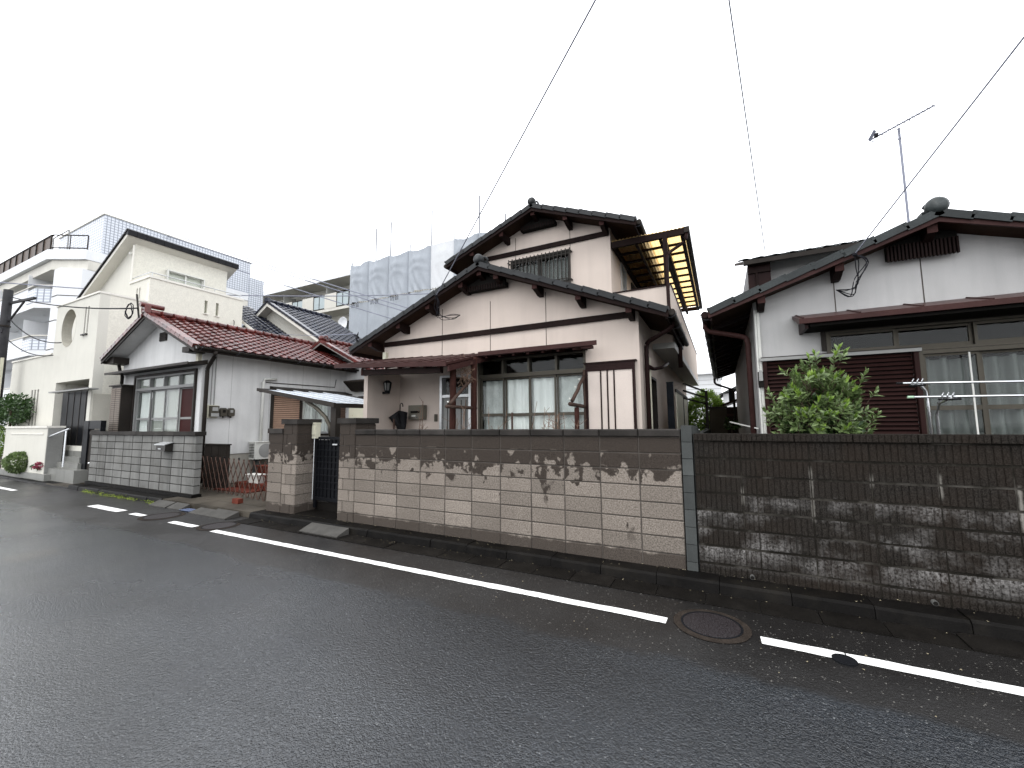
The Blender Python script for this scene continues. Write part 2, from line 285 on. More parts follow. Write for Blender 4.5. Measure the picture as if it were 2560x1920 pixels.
# ---------------------------------------------------------------- mesh helpers
WL = {}                                   # world position of every Empty or mesh root (translations only)
class MB:
    def __init__(s, T=None): s.v = []; s.f = []; s.T = T or (lambda *p: p)
    def add(s, vs, fs):
        n = len(s.v); s.v += [Vector(s.T(*v)) for v in vs]; s.f += [tuple(i + n for i in f) for f in fs]; return s
    def box(s, x0, x1, y0, y1, z0, z1):
        return s.add([(x, y, z) for x in (x0, x1) for y in (y0, y1) for z in (z0, z1)],
                     [(0, 1, 3, 2), (4, 6, 7, 5), (0, 4, 5, 1), (2, 3, 7, 6), (0, 2, 6, 4), (1, 5, 7, 3)])
    def prism(s, pts, d):
        n = len(pts); d = Vector(d); a = [Vector(p) for p in pts]
        return s.add([tuple(p) for p in a] + [tuple(p + d) for p in a],
                     [tuple(range(n)), tuple(range(2 * n - 1, n - 1, -1))] + [(i, (i + 1) % n, (i + 1) % n + n, i + n) for i in range(n)])
    def bar(s, a, b, w, h, up=(0, 0, 1)):
        a, b = Vector(a), Vector(b); d = (b - a).normalized(); u = Vector(up)
        if abs(d.dot(u)) > .98: u = Vector((0, 1, 0))
        x = d.cross(u).normalized() * w / 2; y = x.cross(d).normalized() * h / 2
        return s.prism([a - x - y, a + x - y, a + x + y, a - x + y], b - a)
    def tube(s, path, r, n=6, r1=None):
        P = [Vector(p) for p in path]; k = len(P); rings = []
        for i, p in enumerate(P):
            d = (P[min(i + 1, k - 1)] - P[max(i - 1, 0)]).normalized()
            u = Vector((0, 0, 1)) if abs(d.z) < .9 else Vector((1, 0, 0))
            x = d.cross(u).normalized(); y = x.cross(d); rr = r if r1 is None else r + (r1 - r) * i / (k - 1)
            rings += [tuple(p + (x * math.cos(2 * math.pi * j / n) + y * math.sin(2 * math.pi * j / n)) * rr) for j in range(n)]
        fs = [(i * n + j, i * n + (j + 1) % n, (i + 1) * n + (j + 1) % n, (i + 1) * n + j) for i in range(k - 1) for j in range(n)]
        fs += [tuple(range(n - 1, -1, -1)), tuple(range((k - 1) * n, k * n))]
        return s.add(rings, fs)
    def lathe(s, c, prof, n=16, ax='z'):
        c = Vector(c); vs = []
        for r, h in prof:
            for j in range(n):
                a = 2 * math.pi * j / n; p = (r * math.cos(a), r * math.sin(a), h)
                vs.append(tuple(c + Vector(p if ax == 'z' else (p[0], p[2], p[1]) if ax == 'y' else (p[2], p[0], p[1]))))
        m = len(prof)
        fs = [(i * n + j, i * n + (j + 1) % n, (i + 1) * n + (j + 1) % n, (i + 1) * n + j) for i in range(m - 1) for j in range(n)]
        return s.add(vs, fs + [tuple(range(n - 1, -1, -1)), tuple(range((m - 1) * n, m * n))])
    def grid(s, fn, nu, nv):
        vs = [fn(i / nu, j / nv) for i in range(nu + 1) for j in range(nv + 1)]
        return s.add(vs, [(i * (nv + 1) + j, (i + 1) * (nv + 1) + j, (i + 1) * (nv + 1) + j + 1, i * (nv + 1) + j + 1) for i in range(nu) for j in range(nv)])
    def walls(s, u0, u1, z0, z1, holes, n0, n1):
        """solid wall slab in (u, n, z) with rectangular openings"""
        us = sorted({u0, u1, *[h[0] for h in holes], *[h[1] for h in holes]}); zs = sorted({z0, z1, *[h[2] for h in holes], *[h[3] for h in holes]})
        for a, b in zip(us, us[1:]):
            run = None
            for c, d in zip(zs, zs[1:]):
                hole = any(h[0] <= a and b <= h[1] and h[2] <= c and d <= h[3] for h in holes)
                if not hole: run = (run[0], d) if run else (c, d)
                if hole and run: s.box(a, b, n0, n1, *run); run = None
            if run: s.box(a, b, n0, n1, *run)
        return s
    def mesh(s, name, m, off=Vector((0, 0, 0)), smooth=False, norm=True):
        me = bpy.data.meshes.new(name); me.from_pydata([tuple(v - off) for v in s.v], [], s.f)
        if norm:
            bm = bmesh.new(); bm.from_mesh(me); bmesh.ops.recalc_face_normals(bm, faces=bm.faces); bm.to_mesh(me); bm.free()
        if smooth: me.polygons.foreach_set('use_smooth', [True] * len(me.polygons))
        if isinstance(m, (list, tuple)): [me.materials.append(q) for q in m]
        else: me.materials.append(m)
        return me
def curve(pts, k=4):
    """the same path rounded through its points"""
    P = [Vector(p) for p in pts]; P = [P[0] * 2 - P[1]] + P + [P[-1] * 2 - P[-2]]; out = []
    for i in range(1, len(P) - 2):
        a, b, c, d = P[i - 1:i + 3]
        for j in range(k):
            t = j / k; out.append(.5 * ((2 * b) + (c - a) * t + (2 * a - 5 * b + 4 * c - d) * t * t + (3 * b - a - 3 * c + d) * t ** 3))
    return out + [P[-2]]
def tag(o, label=None, cat=None, group=None, kind=None):
    if label: o['label'] = label
    if cat: o['category'] = cat
    if group: o['group'] = group
    if kind: o['kind'] = kind
    return o
def link(name, data, parent=None, loc=(0, 0, 0)):
    o = bpy.data.objects.new(name, data); S.collection.objects.link(o); WL[o.name] = Vector(loc)
    if parent: o.parent = parent; o.location = Vector(loc) - WL[parent.name]
    else: o.location = loc
    return o
def thing(name, label, cat, loc, group=None): return tag(link(name, None, None, loc), label, cat, group)
def part(name, mb, m, parent=None, loc=None, label=None, kind=None, smooth=False, norm=True):
    l = WL[parent.name] if (parent and loc is None) else Vector(loc or (0, 0, 0))
    o = link(name, mb.mesh(name, m, l, smooth, norm), parent, l)
    if label: o['label'] = label
    if kind: o['kind'] = kind
    return o
def solo(name, mb, m, label, cat, loc, group=None, smooth=False):
    return tag(part(name, mb, m, None, loc, smooth=smooth), label, cat, group)
def piece(name, me, parent, M):
    o = bpy.data.objects.new(name, me); S.collection.objects.link(o); o.parent = parent
    WL[o.name] = M.translation.copy()
    o.matrix_basis = Matrix.Translation(-WL[parent.name]) @ M
    return o
TF = lambda y0: (lambda u, n, z: (u, y0 - n, z))       # wall facing the street (-y)
TS = lambda x0: (lambda u, n, z: (x0 + n, u, z))       # wall facing right (+x)
TX = lambda x0: (lambda u, n, z: (x0 - n, u, z))       # wall facing left (-x)

# ---- things every house uses
def block_mesh(name, w, d, h, m, ch=.006, ribs=0):
    """one masonry block, front face (-y) chamfered or cut into vertical ribs; origin at its lower left front corner"""
    b = MB()
    if not ribs:
        b.add([(0, ch, 0), (w, ch, 0), (w, ch, h), (0, ch, h), (ch, 0, ch), (w - ch, 0, ch), (w - ch, 0, h - ch), (ch, 0, h - ch), (0, d, 0), (w, d, 0), (w, d, h), (0, d, h)],
              [(4, 5, 6, 7), (0, 1, 5, 4), (1, 2, 6, 5), (2, 3, 7, 6), (3, 0, 4, 7), (1, 0, 8, 9), (2, 1, 9, 10), (3, 2, 10, 11), (0, 3, 11, 8), (9, 8, 11, 10)])
    else:
        xs = []; p = w / ribs
        for i in range(ribs):
            x0 = i * p; k = random.uniform(.8, 1.2) * .006
            xs += [(x0 + .003, .012), (x0 + .006, .004 + k * .3), (x0 + p - .006, .004 + k * .2), (x0 + p - .003, .012)]
        xs[0] = (0, .012); xs[-1] = (w, .012); n = len(xs)
        b.add([(x, y, .004) for x, y in xs] + [(x, y, h - .004) for x, y in xs], [(i, i + 1, i + 1 + n, i + n) for i in range(n - 1)])
        b.box(0, w, .017, d, 0, h)
    return b.mesh(name, m)
def window(par, T, u0, u1, z0, z1, n=2, tz=None, nt_=None, frame=ALU, curt=CURT, mid=None, fw=.045, out=.03, dep=.12, solid=(), gap=.02, foldamp=.03, name='window'):
    """sliding window: frame part with sash, pane, curtain sub-parts set into the wall"""
    f = MB(T); f.box(u0, u0 + fw, -dep, out, z0, z1); f.box(u1 - fw, u1, -dep, out, z0, z1); f.box(u0 + fw, u1 - fw, -dep, out, z0, z0 + fw); f.box(u0 + fw, u1 - fw, -dep, out, z1 - fw, z1)
    zt = z1 - fw
    if tz: f.box(u0 + fw, u1 - fw, -dep, out - .004, tz - .04, tz + .04); zt = tz - .04
    if tz and nt_:
        for i in range(1, nt_):
            uu = u0 + (u1 - u0) * i / nt_; f.box(uu - .022, uu + .022, -dep, out - .008, tz + .04, z1 - fw)
    w = part(name, f, frame, par)
    def pane(a, b, c, d, nn):
        part('pane', MB(T).box(a, b, nn - .003, nn + .003, c, d), GLASS, w)
    if tz:
        k = nt_ or 1
        for i in range(k):
            a = u0 + fw + .004 if i == 0 else u0 + (u1 - u0) * i / k + .026; b = u1 - fw - .004 if i == k - 1 else u0 + (u1 - u0) * (i + 1) / k - .026
            pane(a, b, tz + .045, z1 - fw - .004, -.05)
    ww = (u1 - u0 - 2 * fw) / n; sw = .032
    for i in range(n):
        nn = -.035 if i % 2 == 0 else -.075; a = u0 + fw + i * ww + .002; b = a + ww - .004
        s_ = MB(T)
        for x0, x1, c, d in ((a, a + sw, z0 + fw, zt), (b - sw, b, z0 + fw, zt), (a + sw, b - sw, z0 + fw, z0 + fw + .06), (a + sw, b - sw, zt - sw, zt)): s_.box(x0, x1, nn - .016, nn + .016, c, d)
        if mid: s_.box(a + sw, b - sw, nn - .014, nn + .014, mid - .03, mid + .03)
        part('sash', s_, frame, w)
        if i in solid: part('panel', MB(T).box(a + sw, b - sw, nn - .01, nn + .01, z0 + fw + .06, zt - sw), REDP, w)
        else: pane(a + sw, b - sw, z0 + fw + .06, zt - sw, nn)
    ph = random.uniform(0, 6)
    if curt:
        c = MB(T); c.grid(lambda i, j: (u0 + .03 + (u1 - u0 - .06) * i, -.15 - foldamp * (math.sin(ph + i * (u1 - u0) * 38) + .5 * math.sin(i * (u1 - u0) * 17 + ph)) * (1 - .25 * j), z0 + (zt - z0 - .05) * j), max(12, int((u1 - u0) * 50)), 2)
        part('curtain', c, curt, w, smooth=True)
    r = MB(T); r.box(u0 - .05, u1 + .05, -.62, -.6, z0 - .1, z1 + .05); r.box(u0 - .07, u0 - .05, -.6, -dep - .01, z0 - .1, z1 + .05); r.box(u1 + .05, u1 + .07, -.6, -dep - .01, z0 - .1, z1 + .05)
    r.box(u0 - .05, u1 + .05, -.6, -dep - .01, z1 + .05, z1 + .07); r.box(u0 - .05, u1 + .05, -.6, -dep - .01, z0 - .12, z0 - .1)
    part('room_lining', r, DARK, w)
    return w
def slats(par, name, T, u0, u1, z0, z1, n, m, th=.02, backing=DARK):
    """horizontal louvre slats, each its own part, over a dark backing board"""
    part(name + '_board', MB(T).box(u0, u1, .004, .012, z0, z1), backing, par)
    h = (z1 - z0) / n
    b = MB(T).add([(u0 + .004, .013, 0), (u1 - .004, .013, 0), (u1 - .004, .013 + th, h * .12), (u0 + .004, .013 + th, h * .12), (u0 + .004, .013, h * .86), (u1 - .004, .013, h * .86)],
                  [(0, 1, 2, 3), (3, 2, 5, 4), (0, 3, 4), (1, 5, 2), (0, 4, 5, 1)])
    o0 = Vector(T(0, 0, 0)); me = b.mesh(name + '_slat', m)
    for i in range(n): piece(name + '_slat', me, par, Matrix.Translation((0, 0, z0 + i * h)))
def slope_matrix(p, side, a):
    c, s = math.cos(a), math.sin(a)
    X, Y, Z = {'R': ((0, 1, 0), (-c, 0, s), (s, 0, c)), 'L': ((0, -1, 0), (c, 0, s), (-s, 0, c)), 'F': ((1, 0, 0), (0, c, s), (0, -s, c))}[side]
    return Matrix(((X[0], Y[0], Z[0], p[0]), (X[1], Y[1], Z[1], p[1]), (X[2], Y[2], Z[2], p[2]), (0, 0, 0, 1)))
def tile_mesh(name, w, l, m, amp=.03, th=.018):
    """S-profile pantile with a thick nose; x across, y up the slope"""
    prof = [(0, .012), (.10, .9), (.24, 1.0), (.38, .75), (.52, .2), (.72, -.05), (1.04, .0)]
    b = MB(); n = len(prof)
    vs = [(x * w, 0, h * amp + .012) for x, h in prof] + [(x * w, l * 1.08, h * amp - .012) for x, h in prof] + [(x * w, .004, h * amp + .012 - th) for x, h in prof]
    fs = [(i, i + 1, i + 1 + n, i + n) for i in range(n - 1)] + [(i + 1, i, i + 2 * n, i + 1 + 2 * n) for i in range(n - 1)]
    b.add(vs, fs); return b.mesh(name, m, smooth=False, norm=False)
def tile_field(par, side, p0, a, nu, nv, w, l, m, name='roof_tile', jit=.004, limit=300):
    """pantiles laid course by course from the eave corner p0; past the limit the rest is one joined part"""
    me = tile_mesh(name, w, l, m); M0 = slope_matrix((0, 0, 0), side, a); rest = MB(); k = 0
    for j in range(nv):
        for i in range(nu):
            q = Vector(p0) + M0 @ Vector((i * w + random.uniform(-jit, jit), j * l + random.uniform(-jit, jit), random.uniform(0, .004)))
            M = slope_matrix(q, side, a + random.uniform(-.006, .006))
            if k < limit: piece(name, me, par, M)
            else: rest.add([tuple(M @ v.co) for v in me.vertices], [tuple(f.vertices) for f in me.polygons])
            k += 1
    if rest.v: part('roof_tile_courses', rest, m, par, kind='stuff', norm=False)
def sheet_tiles(par, side, p0, a, wu, lv, m):
    """tiled slope that cannot be seen from the street: corrugated courses in one part"""
    M0 = slope_matrix(p0, side, a); b = MB(); nu = max(6, int(wu / .09)); nv = max(3, int(lv / .26))
    b.grid(lambda i, j: tuple(M0 @ Vector((i * wu, j * lv, .02 + .02 * math.sin(i * wu / .265 * 6.283)))), nu, nv)
    part('tiled_slope', b, m, par, kind='stuff', norm=False)
def verge(par, y, xr, zr, a, length, side, m, step=.27, w=.2, drop=.075, name='verge_tile', yd=0):
    """stepped row of verge tiles seen end-on along a gable edge; each laps the one below"""
    n = int(length / step); st = length / n
    b = MB(); l = st * 1.1
    b.box(-w, .012, 0, l, -.004, .026); b.box(-.012 + .0, .014, .004, l - .004, -drop, -.005); b.box(-w * .4, .018, -.006, .03, -.012, .033)
    if side == 'L': b.v = [Vector((-v.x, v.y, v.z)) for v in b.v]
    me = b.mesh(name, m)
    sg = -1 if side == 'L' else 1
    for i in range(n):
        s_ = (n - 1 - i) * st + st
        p = (xr + sg * s_ * math.cos(a), y, zr - s_ * math.sin(a))
        M = slope_matrix(p, side, a + .05)
        if side == 'R': M = M @ Matrix.Scale(-1, 4, (1, 0, 0))
        else: M = M @ Matrix.Scale(-1, 4, (1, 0, 0))
        piece(name, me, par, M)
def gable_roof(par, xr, zr, hl, hr, y0, y1, a, tilem, wood, purl, ywall, fld=('s', 's'), th=.17, orn=.11, soff=SOFF, barge=None, bh=.13, ridge_h=.12, stepv=.27, gut=BRN, y1r=None):
    """roof with ridge along y; zr is the top of the tiles at the ridge; gable verge at y0"""
    c, s, tn = math.cos(a), math.sin(a), math.tan(a); barge = barge or wood; y1_all = y1
    for side, h, sg in (('L', hl, -1), ('R', hr, 1)):
        y1 = y1r if (side == 'R' and y1r) else y1_all
        ze = zr - h * tn; xe = xr + sg * h
        part('roof_deck', MB().prism([(xr, y0 + .06, zr - .07), (xe, y0 + .06, ze - .07), (xe, y0 + .06, ze - .12), (xr, y0 + .06, zr - .12)], (0, y1 - y0 - .06, 0)), soff, par)
        part('barge_board', MB().prism([(xr, y0 + .015, zr - .055), (xe, y0 + .015, ze - .055), (xe, y0 + .015, ze - .055 - bh), (xr, y0 + .015, zr - .055 - bh)], (0, .035, 0)), barge, par)
        ln = h / c
        verge(par, y0, xr, zr - .03, a, ln, side, tilem, stepv)
        if fld[0 if side == 'L' else 1] == 's':
            p0 = (xe, y0 + .12 if side == 'R' else y1, ze - .045); sheet_tiles(par, side, p0, a, y1 - y0 - .12, ln, tilem)
        # eave fascia, gutter and its hooks
        part('eave_fascia', MB().box(*sorted((xe - sg * .05, xe - sg * .02)), y0 + .06, y1, ze - .19, ze - .10), wood, par)
        g = MB(); prof = [(math.cos(t) * .055, math.sin(t) * .055) for t in [math.pi + i * math.pi / 6 for i in range(7)]]
        for i in range(6):
            (a0, b0), (a1, b1) = prof[i], prof[i + 1]; gx = xe + sg * .05; gz = ze - .075
            g.prism([(gx + a0, y0 + .08, gz + b0), (gx + a1, y0 + .08, gz + b1), (gx + a1 * .92, y0 + .08, gz + b1 * .92), (gx + a0 * .92, y0 + .08, gz + b0 * .92)], (0, y1 - y0 - .1, 0))
        g.lathe((xe + sg * .05, y0 + .08, ze - .08), [(.056, 0), (.056, .012)], 12, 'y')
        go = part('eave_gutter', g, gut, par, smooth=False)
        for k in range(int((y1 - y0) / .9)):
            yy = y0 + .15 + k * .9
            part('gutter_hook', MB().tube([(xe - sg * .03, yy, ze - .1), (xe - sg * .01, yy, ze - .15), (xe + sg * .05, yy, ze - .145), (xe + sg * .115, yy, ze - .10), (xe + sg * .11, yy, ze - .05)], .006, 5), POLE, go)
    # ridge capping and end ornament
    y1 = y1_all; n = int((y1 - y0) / .3)
    me = MB().tube([(0, 0, 0), (0, .31, 0)], .075, 10).mesh('ridge_tile', tilem, smooth=True); me2 = MB().tube([(0, 0, 0), (0, .035, 0)], .088, 10).mesh('ridge_collar', tilem)
    for i in range(n):
        p = piece('ridge_tile', me, par, Matrix.Translation((xr, y0 + .1 + i * .3, zr + .02)))
        piece('ridge_collar', me2, p, Matrix.Translation((xr, y0 + .1 + i * .3, zr + .02)))
    if orn:
        o = MB(); o.lathe((xr, y0 - .05, zr + .06), [(.0, 0), (orn * .62, .01), (orn * .95, .05), (orn, .10), (orn * .8, .18), (.02, .20)], 18, 'y')
        oo = part('ridge_end_ball', o, tilem, par, smooth=True)
        sr = orn * .75; c0 = Vector((xr + orn * .25, y0 + .22, zr + orn * .9))
        part('scroll', MB().tube([c0 + Vector((sr * (1 - k * .035) * math.cos(2.9 - k * .42), .004 * k, sr * (1 - k * .035) * math.sin(2.9 - k * .42))) for k in range(17)], orn * .22, 7), tilem, oo, smooth=True)
        part('scroll_base', MB().box(xr - orn * .9, xr + orn * 1.1, y0 + .15, y0 + .30, zr - .02, zr + orn * .5), tilem, oo)
    for px in purl:
        zt = zr - .125 - abs(px - xr) * tn - (.045 * tn); w = .047
        q = MB(); q.prism([(px - w, y0 + .09, zt - .105), (px - w, y0 + .09, zt), (px - w, ywall + .02, zt), (px - w, ywall + .02, zt - .18), (px - w, ywall - .12, zt - .18)], (2 * w, 0, 0))
        po = part('purlin', q, WOOD, par)
        part('purlin_end', MB().box(px - w - .004, px + w + .004, y0 + .072, y0 + .092, zt - .11, zt + .004), WOODX, po)
def gable_wall(par, T0, x0, x1, z0, xr, zap, tn, y, th, m, name='gable_wall'):
    za, zb = zap - (xr - x0) * tn, zap - (x1 - xr) * tn
    return part(name, MB().prism([(x0, y, z0), (x1, y, z0), (x1, y, zb), (xr, y, zap), (x0, y, za)], (0, th, 0)), m, par)
def pipe(par, pts, r, m, name='downpipe', brackets=0):
    q = [Vector(p) for p in pts]; e = [q[0]]
    for a, b, c in zip(q, q[1:], q[2:]): e += [b + (a - b).normalized() * min(.05, (a - b).length * .4), b + (c - b).normalized() * min(.05, (c - b).length * .4)]
    o = part(name, MB().tube(e + [q[-1]], r, 8), m, par, smooth=True)
    return o
def leaf_mesh(name, l, w, m):
    b = MB().add([(0, 0, 0), (w * .42, l * .3, .1 * w), (w * .5, l * .55, .08 * w), (0, l, -.12 * l), (-w * .5, l * .55, .08 * w), (-w * .42, l * .3, .1 * w), (0, l * .5, -.04 * w)],
                 [(0, 1, 6), (1, 2, 6), (2, 3, 6), (3, 4, 6), (4, 5, 6), (5, 0, 6)])
    return b.mesh(name, m, norm=False)
def foliage(par, name, c, rad, n, l, w, m, shell=.55, seed=1, kind=None, jit=1.0):
    rng = random.Random(seed); b = MB(); c = Vector(c)
    clumps = [Vector((rng.gauss(0, 1), rng.gauss(0, 1), rng.gauss(0, 1))).normalized() * rng.uniform(shell, 1) for _ in range(max(8, int(n / 12 / jit)))]
    for _ in range(n):
        q = rng.choice(clumps) + Vector((rng.gauss(0, .10 * jit), rng.gauss(0, .10 * jit), rng.gauss(0, .09 * jit)))
        if q.length > 1.12: q = q.normalized() * rng.uniform(.85, 1.1)
        p = c + Vector((q.x * rad[0], q.y * rad[1], q.z * rad[2]))
        d = (q + Vector((rng.gauss(0, .6), rng.gauss(0, .6), rng.gauss(.25, .6)))).normalized(); u = Vector((rng.gauss(0, 1), rng.gauss(0, 1), rng.gauss(0, 1))); x = d.cross(u).normalized() * w * .5; ll = l * rng.uniform(.7, 1.25)
        b.add([tuple(p), tuple(p + d * ll * .5 + x), tuple(p + d * ll - Vector((0, 0, .15 * ll))), tuple(p + d * ll * .5 - x)], [(0, 1, 2), (0, 2, 3)])
    return part(name, b, m, par, kind=kind, norm=False)

# ================================================================ SETTING
part('ground', MB().add([(-300, .02, -.03), (300, .02, -.03), (300, 500, -.03), (-300, 500, -.03)], [(0, 1, 2, 3)]), mat('town_ground', (.22, .215, .20), .8, .1), kind='structure')
part('yard', MB().box(-60, 30, .16, 30, -.02, .07), DIRT, kind='structure')
road = part('road', MB().add([(-300, -300, 0), (300, -300, 0), (300, .0, 0), (-300, .0, 0)], [(0, 1, 2, 3)]), ASPH, kind='structure')
random.seed(3)
def line(x0, x1, y0, y1):
    n = max(2, int((x1 - x0) / .12)); b = MB(); e = [(random.uniform(-.006, .006), random.uniform(-.006, .006)) for _ in range(n + 1)]
    b.grid(lambda i, j: (x0 + (x1 - x0) * i + (random.uniform(-.004, .004) if i in (0, 1) else 0), (y0 if j == 0 else y1) + e[int(round(i * n))][int(j)], .004), n, 1)
    part('white_line', b, PAINT, road)
for a in ((.18, .70, -1.113, -1.0), (.705, 5.5, -1.115, -1.002), (-7.36, -.505, -1.10, -.99), (-8.72, -7.93, -1.08, -.965), (-10.25, -9.78, -1.05, -.935), (-12.1, -10.72, -1.07, -.89), (-18.6, -16.9, -1.05, -.93)): line(*a)
# driveway apron in front of the red-roofed house and the path inside
part('driveway', MB().box(-10.95, -7.75, -.22, .16, -.01, .105).box(-12.2, -7.75, .162, 8, -.02, .11), PATH, kind='structure')
part('entrance_path', MB().box(-6.88, -5.77, -.02, 2.35, -.01, .115), GUT, kind='structure')
part('tiled_forecourt', MB().box(-17.6, -15.95, -.25, .49, -.02, .06), PATH, kind='structure')
# kerb: one stone after another, with gutter slabs in front
kerb = tag(link('kerb', None, None, (0, -.25, 0)), kind='structure')
for x0, x1 in ((-7.75, 4.6), (-15.95, -10.97), (-30, -15.97)):
    n = max(1, round((x1 - x0) / .6)); w = (x1 - x0) / n
    for i in range(n):
        dz = random.uniform(-.006, .006); dy = random.uniform(-.006, .006); b = MB(); X0 = x0 + i * w + .003; X1 = X0 + w - .006; z = .108 + dz if x0 > -16.5 else .06 + dz
        b.prism([(X0, -.265 + dy, 0), (X0, -.25 + dy, z - .02), (X0, -.225 + dy, z), (X0, -.006, z), (X0, -.006, 0)], (X1 - X0, 0, 0))
        part('kerb_stone', b, KERB, kerb)
gut = tag(link('gutter', None, None, (0, -.4, 0)), kind='structure')
for i in range(28):
    X0 = -9.7 + i * .5 if i < 0 else -7.7 + i * .44; z = random.uniform(.006, .016); b = MB(); nt2 = .055
    b.prism([(X0 + .004, -.555, z - .03), (X0 + .434, -.555, z - .03), (X0 + .434, -.30, z - .03), (X0 + .434 - nt2, -.27, z - .03), (X0 + nt2, -.27, z - .03), (X0 + .004, -.30, z - .03)], (0, 0, .03))
    part('gutter_slab', b, GUT, gut)
# manholes
COLL = mat('rusty_wet_collar', (.024, .019, .0155), .7, .3, 9, .4, 90, .4, 90)
def manhole(x, y, r, label, group=None, rim=COLL, ring=True, lid=LID):
    t = thing('manhole_cover', label, 'manhole cover', (x, y, .004), group)
    if ring:
        b = MB(); n = 40
        vs = [(x + math.cos(2 * math.pi * i / n) * rr * random.uniform(.985, 1.015), y + math.sin(2 * math.pi * i / n) * rr, zz) for rr, zz in ((r * 1.30, .0045), (r * 1.03, .008)) for i in range(n)]
        b.add(vs, [(i, (i + 1) % n, (i + 1) % n + n, i + n) for i in range(n)]); part('concrete_collar', b, rim, t)
    part('rim', MB().lathe((x, y, 0), [(r * 1.04, 0), (r * 1.04, .010), (r * .97, .010), (r * .97, .003)], 32), IRON, t)
    part('lid', MB().lathe((x, y, 0), [(r * .96, 0), (r * .96, .0085), (r * .9, .0095)], 32), lid, t)
    return t
manhole(-.165, -.965, .225, 'large maroon iron manhole cover in a pale collar in the gap of the white line')
manhole(.68, -1.115, .07, 'small black round valve cover biting into the edge of the white line', ring=False, lid=IRON)
manhole(-9.42, -.86, .27, 'worn dark manhole cover beside the short white dash before the driveway ramps')
manhole(-7.62, -.82, .24, 'worn dark manhole cover at the start of the long white line')
# ramps laid against the kerb at the two entrances
def ramp_slab(x0, x1, yf, label, group, zf=.02, zb=.098, sk=0):
    b = MB(); b.prism([(x0, yf, .001), (x0, yf, zf), (x0, -.275, zb), (x0, -.272, .001)], (x1 - x0, sk, 0))
    solo('ramp_slab', b, RAMPC, label, 'ramp', ((x0 + x1) / 2, -.4, 0), group)
ramp_slab(-10.95, -10.28, -.46, 'flat grey concrete ramp slab farthest left at the folding gate', 'concrete ramp slabs along the driveway')
ramp_slab(-10.22, -9.72, -.45, 'grey concrete ramp slab left of the blue sheet', 'concrete ramp slabs along the driveway')
ramp_slab(-9.30, -8.75, -.50, 'crumbled dark concrete ramp slab right of the blue sheet', 'concrete ramp slabs along the driveway', .012, .07)
ramp_slab(-8.70, -8.02, -.52, 'wedge shaped concrete ramp slab lying nearest the block gate pillar', 'concrete ramp slabs along the driveway')
ramp_slab(-6.02, -5.17, -.50, 'single concrete ramp slab in front of the black iron gate', None, .025, .104)
solo('plastic_sheet', MB().box(-9.70, -9.32, -.47, -.30, .02, .026), BLUESH, 'wet blue plastic sheet lying in the gap between ramp slabs', 'plastic sheet', (-9.5, -.38, .02))
# drain pipe ends poking out over the kerb
for x, l in ((.19, 'white drain pipe stub at the foot of the black wall near the grey post'), (1.53, 'white drain pipe stub at the foot of the black wall, farther right')):
    t = thing('drain_pipe', l, 'drain pipe', (x, -.04, .11), 'drain pipe stubs in the black wall')
    part('pipe_stub', MB().lathe((x, -.03, .132), [(.021, 0), (.021, .05)], 14, 'y'), mat('dirty_pipe_grey', (.10, .10, .095), .6, .2), t); part('bore', MB().lathe((x, -.033, .132), [(.017, 0), (.017, .002)], 14, 'y'), DARK, t)
# moss tufts along the gutter
rng = random.Random(5); b = MB()
for _ in range(520):
    q = rng.random(); cx = rng.choice([-14.6, -14.2, -13.7, -13.1, -12.7, -12.2, -11.25]); x = cx + rng.gauss(0, .16); y = -.31 + rng.gauss(0, .035); z = abs(rng.gauss(.02, .02)); s_ = .03
    d = Vector((rng.gauss(0, 1), rng.gauss(0, 1), rng.uniform(.2, 1))).normalized() * s_; u = Vector((rng.gauss(0, 1), rng.gauss(0, 1), 0)).normalized() * .012
    b.add([(x, y, z), tuple(Vector((x, y, z)) + d * .6 + u), tuple(Vector((x, y, z)) + d), tuple(Vector((x, y, z)) + d * .6 - u)], [(0, 1, 2, 3)])
tag(part('moss', b, MOSS, norm=False), 'lime green weeds sprouting along the kerb foot', 'weeds', kind='stuff')

# ================================================================ FRONT WALLS
# pinkish block wall with wet top, eleven blocks by eight courses
H = .18; L0, BL = -5.393, .4525
fw = thing('block_wall', 'long pinkish grey block wall with ragged wet stain in front of the pink house', 'wall', (-2.9, .08, 0))
part('mortar_core', MB().box(L0 + .004, L0 + 11 * BL - .004, .009, .15, 0, 1.512), MORT, fw)
bm1 = block_mesh('block', BL - .013, .12, H - .013, BLK)
for r_ in range(8):
    for k in range(11): piece('block', bm1, fw, Matrix.Translation((L0 + k * BL + .0065, random.uniform(-.002, .002), 1.509 - (r_ + 1) * H + .0065)))
cm = block_mesh('cap_block', BL - .008, .20, .086, CAP, .012)
for k in range(11): piece('cap_block', cm, fw, Matrix.Translation((L0 + k * BL + .004, -.026 + random.uniform(-.003, .003), 1.513)))
# concrete post between the two walls
cp = thing('concrete_post', 'slim grey concrete block post between the pinkish and the black wall', 'post', (-.355, .02, 0))
for i in range(9):
    part('post_block', MB().box(-.409, -.302, -.012 + random.uniform(-.002, .002), .16, max(.0, 1.46 - (i) * H + .003), 1.46 - (i - 1) * H - .003 if i else 1.635), CONC, cp)
sw = thing('boundary_wall', 'rough grey concrete wall running back between the two houses from the post', 'wall', (-.33, 4, 0))
part('wall_body', MB().prism([(-.42, .165, 0), (-.42, .165, 1.64), (-.42, 1.2, 1.62), (-.42, 2.0, 1.50), (-.42, 9, 1.50), (-.42, 9, 0)], (.12, 0, 0)), CONC, sw)
